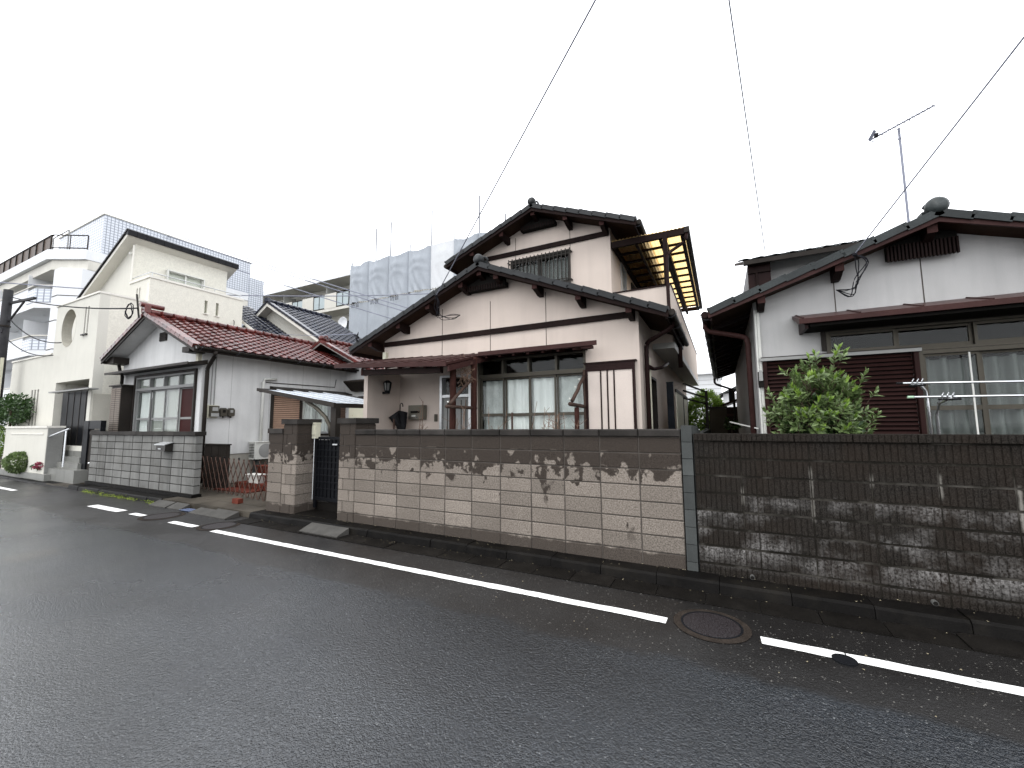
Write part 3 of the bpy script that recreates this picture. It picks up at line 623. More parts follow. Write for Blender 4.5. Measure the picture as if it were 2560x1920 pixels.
# black ribbed wall
dw = thing('ribbed_block_wall', 'blackened ribbed block wall with white bloom in front of the white house', 'wall', (1.6, .08, 0))
part('mortar_core', MB().box(-.286, 5.2, .016, .15, 0, 1.474), MORTD, dw)
cols = [(-.286, .146), (.154, .275), (.283, .729)] + [(.739 + .4555 * k, .739 + .4555 * k + .446) for k in range(10)]
for (a, b_) in cols:
    rm = None
    for r_ in range(8):
        if rm is None or random.random() < .4: rm = block_mesh('ribbed_block', b_ - a, .12, H - .016, DBLK, ribs=max(3, round((b_ - a) / .0496)))
        piece('ribbed_block', rm, dw, Matrix.Translation((a, random.uniform(-.002, .002), 1.472 - (r_ + 1) * H + .008)))
for k in range(12):
    a = -.286 + k * .4555
    piece('cap_block', block_mesh('cap_block', .447, .20, .074, DBLK, ribs=10), dw, Matrix.Translation((a, -.03 + random.uniform(-.002, .002), 1.476)))
# gate pillars
def pillar(x0, x1, label, low=None):
    t = thing('gate_pillar', label, 'gate pillar', ((x0 + x1) / 2, .2, 0), 'block gate pillars of the pink house')
    part('mortar_core', MB().box(x0 + .012, x1 - .012, .012, .44, 0, 1.70), MORT, t)
    w = x1 - x0
    for i in range(9):
        z1 = 1.69 - i * H - .006; z0 = max(0, z1 - H + .012); cut = .26 if i % 2 else .10
        def blk(a, b2, c, d):
            q = MB(); e = .012
            q.prism([(a + e, c, z0), (b2 - e, c, z0), (b2, c + e, z0), (b2, d, z0), (a, d, z0), (a, c + e, z0)], (0, 0, z1 - z0)); part('block', q, BLK, t)
        xa = x0 + w * (.30 if i % 2 else .68)
        blk(x0, xa - .005, 0, .15); blk(xa + .005, x1, 0, .17 if i % 2 else .28); blk(x1 - .16, x1, (.17 if i % 2 else .28) + .008, .45); blk(x0, x0 + .16, .158, .45)
    part('pillar_cap', MB().box(x0 - .03, x1 + .04, -.03, .48, 1.70, 1.79), CAP, t)
    if low:
        a, b2 = low
        part('mortar_core', MB().box(a + .012, b2, .012, .14, 0, 1.53), MORT, t)
        for i in range(8):
            z1 = 1.525 - i * H - .006; z0 = max(0, z1 - H + .012); part('block', MB().box(a, b2 - .008, 0, .15, z0, z1), BLK, t)
        part('pillar_cap', MB().box(a - .02, b2 - .004, -.025, .19, 1.53, 1.62), CAP, t)
    return t
pillar(-7.26, -6.875, 'left block gate pillar with a lower stepped shoulder beside the folding gate', (-7.67, -7.26))
pillar(-5.775, -5.40, 'right block gate pillar joined to the long pinkish wall')
part_ = solo('post_box', MB().box(-6.865, -6.76, .30, .40, 1.43, 1.70).box(-6.875, -6.75, .29, .41, 1.70, 1.725).box(-6.85, -6.775, .285, .30, 1.5, 1.66), CPL, 'cream plastic hinge box on the gate side of the left pillar', 'plastic box', (-6.81, .35, 1.43))
solo('flower_pot', MB().lathe((-7.5, .3, 1.60), [(.06, 0), (.085, .13), (.075, .13), (.06, .02)], 14), BPL, 'black plastic pot standing behind the shoulder of the left gate pillar', 'flower pot', (-7.5, .3, 1.6))
solo('side_post', MB().box(-7.90, -7.70, .2, .32, .08, 1.0), CONC, 'short dark concrete post against the left side of the gate pillar', 'post', (-7.8, .26, .08))
# black iron gate
gt = thing('iron_gate', 'narrow black cast iron gate between the two block pillars', 'gate', (-6.3, .38, .11))
gx0, gx1, gy = -6.84, -5.80, .38
part('gate_frame', MB().box(gx0, gx0 + .05, gy - .02, gy + .02, .16, 1.46).box(gx1 - .05, gx1, gy - .02, gy + .02, .16, 1.46).box(gx0 + .05, gx1 - .05, gy - .02, gy + .02, 1.41, 1.46).box(gx0 + .05, gx1 - .05, gy - .02, gy + .02, .30, .36), IRON, gt)
for i in range(9):
    x = gx0 + .12 + i * .1; part('gate_bar', MB().box(x - .008, x + .008, gy - .008, gy + .008, .36, 1.41), IRON, gt)
for z in (.5, .62, .74, .86, .98, 1.08, 1.2, 1.31): part('gate_rail', MB().box(gx0 + .05, gx1 - .05, gy - .006, gy + .006, z, z + .022), IRON, gt)
part('lower_panel', MB().box(gx0 + .05, gx1 - .05, gy + .01, gy + .016, .36, 1.40), IRON, gt)
part('latch', MB().box(gx1 - .13, gx1 - .06, gy - .045, gy - .02, .95, 1.07), ALUD, gt)
part('name_plate', MB().box(-6.36, -6.24, gy - .03, gy - .022, 1.31, 1.335), ALUS, gt)
part('hinge_rod', MB().tube([(gx0 - .012, gy - .03, .3), (gx0 - .012, gy - .03, 1.45)], .008, 6), STEEL, gt)
solo('entrance_step', MB().box(-6.85, -5.79, .42, .8, .1, .26), GUT, 'low wet concrete step just behind the black iron gate', 'step', (-6.3, .6, .1))

# pale block wall of the red-roofed house
ww = thing('pale_block_wall', 'pale grey streaked block wall in front of the red roofed house', 'wall', (-13.1, .16, 0))
part('mortar_core', MB().box(-15.88, -10.46, .108, .24, .02, 1.47), mat('black_joint', (.030, .028, .026), .9), ww)
NW = 11; wl = (15.89 - 10.45) / NW; wbm = block_mesh('block', wl - .034, .12, .184 - .018, WBLK)
for r_ in range(7):
    for k in range(NW): piece('block', wbm, ww, Matrix.Translation((-15.89 + k * wl + .017, .1 + random.uniform(-.002, .002), 1.462 - (r_ + 1) * .184 + .009)))
for r_ in range(7): part('end_block', MB().box(-10.462, -10.438, .106, .235, 1.462 - (r_ + 1) * .184 + .009, 1.462 - r_ * .184 - .009), WBLK, ww)
part('wall_foot', MB().box(-15.95, -10.40, .06, .26, .02, .165), KERB, ww)
for k in range(6): part('cap_block', MB().box(-15.93 + k * .92, -15.93 + k * .92 + .912, .06, .29, 1.466, 1.552), CAP, ww)
lb = thing('letter_box', 'grey metal letter box hung on the pale block wall', 'letter box', (-11.65, .1, 1.1))
part('box_body', MB().prism([(-11.83, .09, 1.10), (-11.83, .09, 1.29), (-11.83, -.05, 1.24), (-11.83, -.06, 1.10)], (.42, 0, 0)), ALUD, lb)
part('lid', MB().prism([(-11.86, .095, 1.30), (-11.86, .095, 1.315), (-11.86, -.08, 1.262), (-11.86, -.08, 1.245)], (.48, 0, 0)), ALUS, lb)
part('slot_plate', MB().box(-11.68, -11.56, -.075, -.062, 1.15, 1.17), ALUS, lb)

# folding gate: crossed bars
ag = thing('folding_gate', 'rusty brown concertina gate stretched across the driveway', 'gate', (-10.1, .6, .1))
P0, P1 = Vector((-11.9, .90, 0)), Vector((-8.25, .44, 0)); n = 15
for i in range(n):
    a = P0 + (P1 - P0) * (i / n); b2 = P0 + (P1 - P0) * (min(n, i + 2) / n); o_ = Vector((0, .012, 0))
    for a_, b_, oo in ((a, b2, o_), (b2, a, -o_)):
        q = MB(); q.bar((a_ + oo) + Vector((0, 0, .13)), (b_ + oo) + Vector((0, 0, .93)), .016, .010); part('gate_bar', q, RUST, ag)
for i in range(0, n + 1, 3):
    a = P0 + (P1 - P0) * (i / n); part('bar_tip', MB().lathe((a.x, a.y, .90), [(.016, 0), (.02, .03), (.016, .06)], 8), IRON, ag)
part('end_post', MB().box(-8.27, -8.22, .42, .46, .1, .98), RUST, ag)
solo('loose_brick', MB().box(-8.98, -8.77, .12, .22, .106, .20), BRK, 'single red brick lying in front of the folding gate', 'brick', (-8.87, .17, .106))
cb = thing('storage_cabinet', 'dark brown metal cabinet standing at the white house corner behind the folding gate', 'cabinet', (-11.6, 1.2, .1))
part('cabinet_body', MB().box(-12.1, -11.12, 1.12, 1.20, .11, 1.19), BRN, cb); part('cabinet_top', MB().box(-12.12, -11.1, 1.08, 1.22, 1.19, 1.22), BRN, cb)
for x in (-12.09, -11.76, -11.43): part('cabinet_door', MB().box(x, x + .315, 1.10, 1.12, .13, 1.18), BRN, cb)
st = thing('brick_steps', 'low terracotta tiled steps behind the folding gate', 'steps', (-10.4, 1.6, .1))
part('step', MB().box(-11.1, -9.0, 1.35, 1.75, .11, .26), TERRA, st); part('step', MB().box(-11.1, -9.2, 1.75, 2.15, .11, .42), TERRA, st); part('mat', MB().box(-11.3, -9.9, .95, 1.34, .11, .135), TERRA, st)
PLT = [(-10.75, 1.95, .55, 'long terracotta planter on the upper tiled step, leftmost', .42, TERRA), (-9.95, 1.95, .5, 'long terracotta planter on the upper tiled step, rightmost', .42, TERRA), (-9.75, 1.52, .5, 'terracotta planter on the lower tiled step', .26, TERRA), (-10.45, 1.5, .5, 'white plastic planter on the lower tiled step', .26, WPL), (-9.0, 2.2, .5, 'terracotta planter on the ground under the air conditioner', .11, TERRA)]
for x, y, w, l, z, m_ in PLT:
    t = thing('planter', l, 'planter', (x, y, z), 'planters on the tiled steps' if m_ is TERRA else None)
    part('trough', MB().prism([(x - w / 2 + .03, y - .09, z), (x + w / 2 - .03, y - .09, z), (x + w / 2, y - .12, z + .2), (x - w / 2, y - .12, z + .2)], (0, .2, 0)), m_, t)
    part('rim', MB().box(x - w / 2 - .012, x + w / 2 + .012, y - .135, y + .10, z + .19, z + .215), m_, t)

# ================================================================ PINK HOUSE
A1 = math.atan(.40)
ph = thing('pink_house', 'two storey pink stucco house with brown timber and grey tiled gables', 'house', (-4.2, 5, 0))
PX0, PX1, PY = -7.25, -1.235, 2.5
fwall = MB(TF(PY)); fwall.walls(PX0, PX1, 0, 3.3, [(-4.56, -2.215, .45, 3.03), (-5.56, -4.74, .2, 2.75)], -.14, 0)
part('front_wall', fwall, PINK, ph)
gable_wall(ph, None, PX0, PX1, 3.3, -4.31, 4.885, .40, PY, .14, PINK)
part('side_wall', MB(TS(PX1)).walls(PY + .14, 13, 0, 3.62, [(3.4, 4.3, .2, 2.6)], -.14, 0), PINK, ph)
part('side_wall', MB(TX(PX0)).walls(PY + .14, 13, 0, 3.62, [], -.14, 0), PINK, ph)
part('rear_wall', MB().box(PX0, PX1, 13.01, 13.15, 0, 3.6), PINK, ph)
gable_roof(ph, -4.31, 5.0, 3.64, 3.62, 2.05, 13.4, A1, TILEK, WOOD, (-7.36, -6.50, -5.66, -4.79, -4.33, -3.93, -3.08, -2.22, -1.33), PY, bh=.12, stepv=.29, y1r=5.3)
part('tie_beam', MB().box(-7.22, -1.30, 2.455, 2.497, 3.555, 3.665), WOOD, ph)
for x in (-5.52, -4.27, -3.0): part('wall_joint', MB().box(x - .006, x + .006, 2.4955, 2.4985, 3.14, 3.555).box(x - .006, x + .006, 2.4955, 2.4985, 3.67, 4.28), MORT, ph)
gv = part('gable_vent', MB().prism([(-4.80, 2.32, 4.50), (-3.82, 2.32, 4.50), (-3.82, 2.32, 4.60), (-4.31, 2.32, 4.80), (-4.80, 2.32, 4.60)], (0, .16, 0)), DARK, ph)
for i in range(16): part('vent_slat', MB().box(-4.79 + i * .06, -4.765 + i * .06, 2.30, 2.319, 4.49, 4.60), WOOD, gv)
# main window, four sashes with four transom lights
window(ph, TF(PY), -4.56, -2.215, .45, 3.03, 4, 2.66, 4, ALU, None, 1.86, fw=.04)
def drape(par, T, u0, u1, z0, z1, m, n, f, seed):
    r2 = random.Random(seed); a, b2, c_ = r2.uniform(0, 6), r2.uniform(26, 40), r2.uniform(9, 15); b = MB(T)
    b.grid(lambda i, j: (u0 + (u1 - u0) * i + .012 * math.sin(j * 4 + i * 9), n - f * (math.sin(a + i * (u1 - u0) * b2 + .6 * math.sin(i * 7)) + .6 * math.sin(i * (u1 - u0) * c_ + 2 * j)) * (1.15 - .4 * j), z0 + (z1 - z0) * j), max(14, int((u1 - u0) * 60)), 6); part('curtain', b, m, par, smooth=True)
drape(ph, TF(PY), -4.53, -3.99, .5, 2.58, mat('lace_curtain', (.50, .51, .50), .9, .12, 6, .2, 60), -.15, .018, 1); drape(ph, TF(PY), -4.02, -3.42, .5, 2.58, CURT, -.13, .022, 2); drape(ph, TF(PY), -3.40, -2.80, .5, 2.58, CURT, -.13, .026, 3); drape(ph, TF(PY), -2.82, -2.24, .5, 2.58, MATS['lace_curtain'], -.15, .018, 4)
part('window_lintel', MB(TF(PY)).box(-4.60, -2.17, .001, .05, 3.034, 3.14), WOOD, ph)
# hood over the window and the deeper porch roof, red brown sheet metal
def sheet_hood(par, x0, x1, yb, yf, zb, zf, th=.07, m=HOODM, ends=True, brackets=7, seam=.33, name='window_hood', raf=.05):
    h = part(name, MB().prism([(x0, yb, zb), (x0, yf, zf), (x0, yf, zf - th), (x0, yf + .05, zf - th), (x0, yb, zb - .05)], (x1 - x0, 0, 0)), m, par)
    for i in range(int((x1 - x0) / seam)):
        xx = x0 + .05 + i * seam; part('seam', MB().bar((xx, yb, zb + .008), (xx, yf, zf + .008), .02, .014), m, h)
    for i in range(brackets):
        xx = x0 + .15 + (x1 - x0 - .3) * i / max(1, brackets - 1)
        part('rafter', MB().bar((xx, yb - .01, zb - .09), (xx, yf + .03, zf - .075 - .015), raf, raf), WOODX, h)
    return h
sheet_hood(ph, -4.25, -2.14, PY - .002, 2.0, 3.16, 3.09, .08, brackets=7)
part('hood_front_board', MB().box(-4.25, -1.86, 1.97, 1.999, 3.02, 3.10), HOODM, ph); part('hood_end_bearer', MB().box(-2.139, -1.95, 2.0, 2.12, 2.98, 3.03), WOODX, ph)
PA, PB, PC, PD = Vector((-7.06, .93, 2.92)), Vector((-4.25, .93, 2.76)), Vector((-4.25, 2.498, 3.17)), Vector((-7.06, 2.498, 3.26)); UP = Vector((0, 0, 1))
pr = part('porch_roof', MB().prism([PA, PB, PC, PD], (0, 0, -.045)), HOODM, ph); part('porch_fascia', MB().prism([PA + UP * .008, PB + UP * .008, PB - UP * .075, PA - UP * .075], (0, -.03, 0)), HOODM, ph)
for i in range(10):
    f = (i + .5) / 10; part('seam', MB().bar(PA.lerp(PB, f) + UP * .008, PD.lerp(PC, f) + UP * .008, .02, .014), HOODM, pr)
for j in range(1, 8):
    f = j / 8; part('course_step', MB().bar(PA.lerp(PD, f) + UP * .004, PB.lerp(PC, f) + UP * .004, .03, .012), HOODM, pr)
for i in range(9):
    f = (i + .3) / 9; part('rafter', MB().bar(PA.lerp(PB, f) + Vector((0, .05, -.072)), PD.lerp(PC, f) + Vector((0, -.01, -.072)), .05, .05), WOODX, pr)
part('porch_beam', MB().bar((-6.36, 1.06, 2.72), (-4.45, 1.06, 2.65), .10, .11), WOOD, ph); part('beam_end', MB().box(-6.40, -6.362, 1.0, 1.12, 2.66, 2.79), WOODX, ph)
part('end_fascia', MB().prism([(-4.248, PY - .01, 3.12), (-4.248, .95, 2.70), (-4.248, .95, 2.60), (-4.248, PY - .01, 3.02)], (.035, 0, 0)), HOODM, ph)
# porch: wing wall, door and log posts
part('porch_wall', MB().box(-6.84, -6.73, 1.50, 2.499, 0, 2.85), PINK, ph)
dr = part('front_door', MB(TF(PY)).box(-5.56, -5.50, -.12, .03, .2, 2.75).box(-4.80, -4.74, -.12, .03, .2, 2.75).box(-5.50, -4.80, -.12, .03, 2.70, 2.75).box(-5.50, -4.80, -.11, .02, 2.26, 2.32), ALUS, ph)
part('door_leaf', MB(TF(PY)).box(-5.49, -4.81, -.07, -.02, .22, 2.25), GPL, dr); part('transom_pane', MB(TF(PY)).box(-5.49, -4.81, -.06, -.05, 2.33, 2.69), GLASS, dr); part('room_lining', MB(TF(PY)).box(-5.49, -4.81, -.14, -.13, 2.33, 2.69), DARK, dr)
for u in (-5.38, -5.2, -5.02, -4.9): part('door_groove', MB(TF(PY)).box(u, u + .018, -.02, -.014, .25, 2.2), ALUD, dr)
part('door_handle', MB(TF(PY)).box(-5.45, -5.41, -.015, .035, 1.1, 1.45), STEEL, dr)
def log(name, pts, r, m=LOG, label=None):
    rr = []; b = MB(); n = 10; P = [Vector(p) for p in pts]
    b.tube([P[0].lerp(P[-1], i / 8) + Vector((random.uniform(-.008, .008), random.uniform(-.008, .008), 0)) * (0 < i < 8) for i in range(9)], r, n); return part(name, b, m, ph, smooth=True, label=label)
log('log_post', [(-4.46, 1.40, .1), (-4.44, 1.40, 2.78)], .062); log('log_post', [(-4.27, 1.85, .1), (-4.27, 1.85, 2.98)], .062)
log('bracket_arm', [(-4.28, .98, 1.985), (-4.28, 1.95, 1.985)], .032, ARM); log('bracket_brace', [(-4.29, 1.08, 2.03), (-4.29, 1.88, 2.60)], .032, ARM)
log('wall_batten', [(-2.23, 2.45, .3), (-2.23, 2.45, 2.66)], .03, ARM); log('bracket_arm', [(-2.24, 1.62, 1.995), (-2.24, 2.52, 1.975)], .034, ARM)
log('bracket_brace', [(-2.24, 1.74, 2.05), (-2.24, 2.45, 2.54)], .032, ARM); log('bracket_post', [(-2.24, 1.98, .3), (-2.24, 1.98, 1.95)], .042, LOG)
for i, (y, z) in enumerate(((1.70, 2.07), (2.02, 2.29), (2.25, 2.45))): part('glass_insulator', MB().lathe((-2.27, y, z), [(.006, 0), (.014, .008), (.016, .022), (.010, .036)], 10), WPL, ph)
part('glass_insulator', MB().lathe((-4.31, 1.06, 2.05), [(.006, 0), (.014, .008), (.016, .022), (.010, .036)], 10), WPL, ph)
# shutter box with brown frame and three battens
sb = part('shutter_box', MB(TF(PY)).box(-2.16, -1.36, .002, .07, .5, 2.70), PINK2, ph)
part('box_frame', MB(TF(PY)).box(-2.20, -2.16, .002, .085, .5, 2.70).box(-1.36, -1.32, .002, .085, .5, 2.70).box(-2.20, -1.32, .002, .085, 2.702, 2.76).box(-2.16, -1.36, .071, .085, 2.62, 2.70), BOARD, sb)
part('box_lid', MB(TF(PY)).box(-2.24, -1.28, .002, .10, 2.762, 2.785), BOARD, sb)
for u in (-1.92, -1.80, -1.68): part('batten', MB(TF(PY)).box(u - .012, u + .012, .0705, .083, .5, 2.62), BOARD, sb)
# right side of the ground floor: pipes, door
pipe(ph, [(-.66, 2.6, 3.45), (-.70, 2.62, 3.32), (-1.15, 2.82, 3.14), (-1.17, 2.84, 3.05), (-1.17, 2.84, .2)], .042, BOARD)
pipe(ph, [(-1.185, 3.2, .2), (-1.185, 3.2, 2.9)], .03, CPL, 'vent_pipe')
pipe(ph, [(-1.17, 2.86, 2.72), (-1.12, 3.3, 2.70), (-1.0, 3.6, 2.76), (-.95, 4.1, 2.9)], .035, BOARD)
window(ph, TS(PX1), 3.4, 4.3, .2, 2.6, 2, None, None, BRN, None, 1.4, solid=(0, 1))
# second floor
A2 = math.atan(.385); QX0, QX1, QY = -5.42, -2.03, 4.0
part('upper_front_wall', MB(TF(QY)).walls(QX0, QX1, 3.4, 5.85, [(-4.53, -2.98, 4.95, 5.73)], -.14, 0), PINK, ph)
gable_wall(ph, None, QX0, QX1, 5.85, -3.74, 6.715, .385, QY, .14, PINK, 'upper_gable_wall')
part('upper_side_wall', MB(TS(QX1)).walls(QY + .14, 13, 3.4, 6.02, [(5.0, 5.6, 4.2, 5.6), (6.3, 8.0, 3.7, 5.5)], -.14, 0), PINK, ph)
part('upper_side_wall', MB(TX(QX0)).walls(QY + .14, 13, 3.4, 6.0, [], -.14, 0), PINK, ph)
gable_roof(ph, -3.74, 6.83, 2.46, 2.36, 3.5, 13.4, A2, TILEK, WOOD, (-5.44, -4.59, -3.74, -2.94, -2.11), QY, bh=.12, orn=.10, stepv=.29)
part('upper_tie_beam', MB().box(-5.42, -2.05, 3.955, 3.997, 5.875, 5.985), WOOD, ph)
for x in (-2.97, -4.4): part('wall_joint', MB().box(x - .006, x + .006, 3.9955, 3.9985, 5.99, 6.33).box(x - .006, x + .006, 3.9955, 3.9985, 4.8, 5.87), MORT, ph)
gv = part('gable_vent', MB().prism([(-4.18, 3.82, 6.38), (-3.28, 3.82, 6.38), (-3.28, 3.82, 6.47), (-3.74, 3.82, 6.64), (-4.18, 3.82, 6.47)], (0, .16, 0)), DARK, ph)
for i in range(14): part('vent_slat', MB().box(-4.17 + i * .065, -4.145 + i * .065, 3.80, 3.819, 6.37, 6.46), WOOD, gv)
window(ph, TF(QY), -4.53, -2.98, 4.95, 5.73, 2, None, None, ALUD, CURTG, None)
gr = part('window_grille', MB(TF(QY)).box(-4.56, -2.95, .07, .09, 5.70, 5.725).box(-4.56, -2.95, .07, .09, 5.62, 5.64).box(-4.56, -2.95, .07, .09, 5.02, 5.045).box(-4.56, -2.95, .07, .09, 4.93, 4.95), ALUD, ph)
for i in range(17):
    u = -4.55 + i * .0995; part('grille_bar', MB(TF(QY)).box(u - .009, u + .009, .09, .108, 4.90, 5.75), ALUD, gr)
part('grille_bracket', MB(TF(QY)).box(-2.95, -2.92, 0, .09, 5.66, 5.69).box(-2.95, -2.92, 0, .09, 4.98, 5.01).box(-4.59, -4.56, 0, .09, 5.66, 5.69), ALUD, gr)
window(ph, TS(QX1), 5.0, 5.6, 4.2, 5.6, 2, None, None, ALUS, None)
window(ph, TS(QX1), 6.3, 8.0, 3.7, 5.5, 2, None, None, ALUD, CURTG)
# balcony on the right: slab, parapet, post and amber roof
BX, BY0, BY1 = -.82, 4.1, 14.0
part('balcony_slab', MB().box(-1.23, -.80, 4.10, BY1, 3.22, 3.338), APS, ph)
part('balcony_parapet', MB().box(-2.028, BX, BY0, BY0 + .1, 3.34, 4.55), PINK, ph)
part('balcony_parapet', MB().box(BX - .12, BX + .002, BY0 + .102, BY1, 3.34, 4.55), PINK, ph)
part('parapet_cap', MB().box(-2.028, BX + .02, BY0 - .02, BY0 + .12, 4.552, 4.58).box(BX - .14, BX + .022, BY0 + .121, BY1, 4.552, 4.58), BOARD, ph)
part('balcony_fascia', MB().box(-.798, -.785, 4.10, BY1, 3.20, 3.345), WHT, ph)
br = part('balcony_roof', MB().box(-2.02, -.50, 4.02, 4.09, 5.58, 5.72).box(-2.02, -1.95, 4.092, 10.4, 5.60, 5.72).box(-.58, -.51, 4.092, 10.4, 5.54, 5.64).box(-2.02, -.50, 10.402, 10.46, 5.56, 5.68), WOOD, ph)
for i in range(11): part('purlin_bar', MB().box(-1.95, -.58, 4.62 + i * .54, 4.665 + i * .54, 5.615, 5.665), WOOD, br)
for x in (-1.47, -.98): part('rafter_bar', MB().box(x - .03, x + .03, 4.092, 10.4, 5.56, 5.612), WOOD, br)
for i in range(4):
    a = -2.0 + i * .376; b = MB(); b.grid(lambda u, v, a=a: (a + .39 * u, 4.0 + 6.5 * v, 5.735 + .012 * math.sin((a + .39 * u) * 6.283 / .0765) - (a + .39 * u + 2) * .012), 24, 1)
    part('amber_sheet', b, AMBER, br, smooth=True)
part('roof_gutter', MB().box(-.50, -.40, 4.0, 10.5, 5.60, 5.72), BRN, br)
part('balcony_post', MB().box(-.93, -.84, 4.01, 4.098, 4.585, 5.66), WOOD, ph)
part('balcony_beam', MB().box(-.92, -.85, 4.10, 10.4, 5.44, 5.555), WOOD, br)
pipe(ph, [(-.46, 4.05, 5.6), (-.48, 4.04, 5.42), (-.80, 3.97, 5.22), (-.86, 3.96, 5.12), (-.86, 3.96, 4.1), (-.84, 3.9, 3.9)], .035, BOARD)
pipe(ph, [(-.76, 4.9, 3.7), (-.76, 4.9, 2.9)], .05, BOARD)
# meter boxes and odds on the front
part('junction_box', MB(TF(PY)).box(-7.24, -7.14, .001, .07, 3.12, 3.42), CPL, ph)
# lamp, letter box, umbrella, intercom by the door
lp = thing('wall_lantern', 'black carriage lantern with frosted panes on the porch wall', 'wall lamp', (-6.66, 1.9, 2.5))
part('lantern_top', MB().lathe((-6.60, 1.95, 2.60), [(.10, 0), (.085, .02), (.03, .06)], 8), IRON, lp); part('frosted_globe', MB().lathe((-6.60, 1.95, 2.44), [(.055, 0), (.075, .16)], 12), GPL, lp)
for i in range(6):
    a = i * math.pi / 3; part('lantern_bar', MB().bar((-6.60 + .06 * math.cos(a), 1.95 + .06 * math.sin(a), 2.43), (-6.60 + .085 * math.cos(a), 1.95 + .085 * math.sin(a), 2.60), .014, .014), IRON, lp)
part('lantern_base', MB().lathe((-6.60, 1.95, 2.36), [(.05, 0), (.065, .07)], 8), IRON, lp); part('wall_bracket', MB().box(-6.73, -6.60, 1.93, 1.97, 2.36, 2.41), IRON, lp)
mb = thing('mailbox', 'greenish grey steel mailbox on the porch back wall', 'mailbox', (-6.14, 2.4, 1.8))
part('box_body', MB(TF(PY)).box(-6.35, -5.93, .002, .14, 1.79, 2.11), mat('mailbox_grey', (.15, .14, .115), .45, .08), mb); part('flap', MB(TF(PY)).box(-6.33, -5.95, .14, .15, 1.99, 2.10), MATS['mailbox_grey'], mb); part('slot', MB(TF(PY)).box(-6.28, -6.02, .141, .146, 1.93, 1.98), DARK, mb); part('name_card', MB(TF(PY)).box(-6.25, -6.14, .141, .146, 1.85, 1.89), WPL, mb); part('lock', MB(TF(PY)).box(-6.12, -6.08, .141, .152, 1.82, 1.85), STEEL, mb)
solo('intercom', MB(TF(PY)).box(-5.70, -5.63, .002, .03, 1.74, 1.90).box(-5.685, -5.645, .03, .034, 1.83, 1.88), ALU, 'small bronze intercom plate between mailbox and front door', 'intercom', (-5.66, 2.49, 1.8))
um = thing('umbrella', 'half closed black umbrella hanging by its hook in front of the mailbox', 'umbrella', (-6.35, 2.25, 1.4))
ub = MB(); k = 16
vs = [(-6.42 + .02 * math.cos(2 * math.pi * i / k), 2.15 + .02 * math.sin(2 * math.pi * i / k), 1.99) for i in range(k)] + [(-6.45 + (.25 if i % 2 else .13) * math.cos(2 * math.pi * i / k), 2.14 + (.14 if i % 2 else .07) * math.sin(2 * math.pi * i / k), 1.84 + .05 * (i % 2) + .06 * math.cos(2 * math.pi * i / k)) for i in range(k)] + [(-6.36 + .13 * math.cos(2 * math.pi * i / k), 2.15 + .05 * math.sin(2 * math.pi * i / k), 1.62) for i in range(k)] + [(-6.34 + .012 * math.cos(2 * math.pi * i / k), 2.15 + .012 * math.sin(2 * math.pi * i / k), 1.25) for i in range(k)]
ub.add(vs, [(i + r_ * k, (i + 1) % k + r_ * k, (i + 1) % k + (r_ + 1) * k, i + (r_ + 1) * k) for r_ in range(3) for i in range(k)]); part('canopy', ub, BPL, um)
part('crook', MB().tube([(-6.40, 2.15, 1.9), (-6.405, 2.15, 2.10)] + [(-6.365 - .04 * math.cos(a), 2.15, 2.10 + .05 * math.sin(a)) for a in [i * math.pi / 6 for i in range(1, 7)]] + [(-6.325, 2.15, 2.07)], .011, 8), BPL, um)
solo('garden_stake', MB().box(-6.37, -6.34, 1.9, 1.93, .1, 1.80), ARM, 'thin wooden stake standing in front of the black umbrella', 'stake', (-6.355, 1.9, .1))
solo('water_tap_pipe', MB().tube([(-6.62, 1.4, .1), (-6.62, 1.4, 1.70), (-6.60, 1.39, 1.74), (-6.53, 1.36, 1.74), (-6.51, 1.35, 1.71)], .025, 8).box(-6.70, -6.60, 1.36, 1.44, .1, 1.66), CPL, 'cream pipe with a bent tap rising over the wall at the porch corner', 'pipe', (-6.6, 1.4, .1))
# dry stems behind the wall
rng = random.Random(11)
def stems(x, y, n, h, label, spread=.25, twig=5):
    t = thing('dry_shrub', label, 'dry plant', (x, y, .07)); b = MB()
    for _ in range(n):
        x1 = x + rng.gauss(0, spread * .35); tp = Vector((x1 + rng.gauss(0, spread), y + rng.gauss(0, .08), h * rng.uniform(.8, 1.05))); a = Vector((x1, y, .07)); md = a.lerp(tp, .55) + Vector((rng.gauss(0, .03), 0, .05))
        b.tube([a, md, tp], .009, 5, .004)
        for _k in range(twig):
            f = rng.uniform(.55, 1); p = md.lerp(tp, (f - .5) * 2 if f > .5 else 0); q = p + Vector((rng.gauss(0, .09), rng.gauss(0, .03), rng.uniform(.02, .16))); b.tube([p, q], .0045, 4, .003)
    part('stem', b, TWIG, t, kind='stuff')
stems(-5.75, 2.0, 2, 2.20, 'tall bare twiggy shrub between mailbox and front door', .12, 16); stems(-3.85, 1.9, 4, 1.95, 'bare arching stems in front of the left window sashes', .3, 2); stems(-3.3, 1.7, 2, 2.0, 'two long thin stems leaning before the window centre', .3, 1)
stems(-2.75, 1.9, 9, 1.9, 'thick clump of dry brown stems before the right window sashes', .12, 6); stems(-4.35, 1.5, 7, 2.0, 'tangle of dry vine stems around the log posts', .10, 6); stems(-2.35, 1.7, 6, 1.85, 'thin dry stems at the foot of the right log bracket', .14, 3)
b = MB()
for _ in range(120):
    p = Vector((-4.34 + rng.gauss(0, .07), 1.62 + rng.gauss(0, .06), 2.62 + rng.gauss(0, .12))); b.tube([p, p + Vector((rng.gauss(0, .08), rng.gauss(0, .04), rng.gauss(0, .09)))], .0035, 4)
solo('vine_nest', b, TWIG, 'knot of dead grey vine caught under the porch roof between the log posts', 'dead vine', (-4.34, 1.62, 2.5))
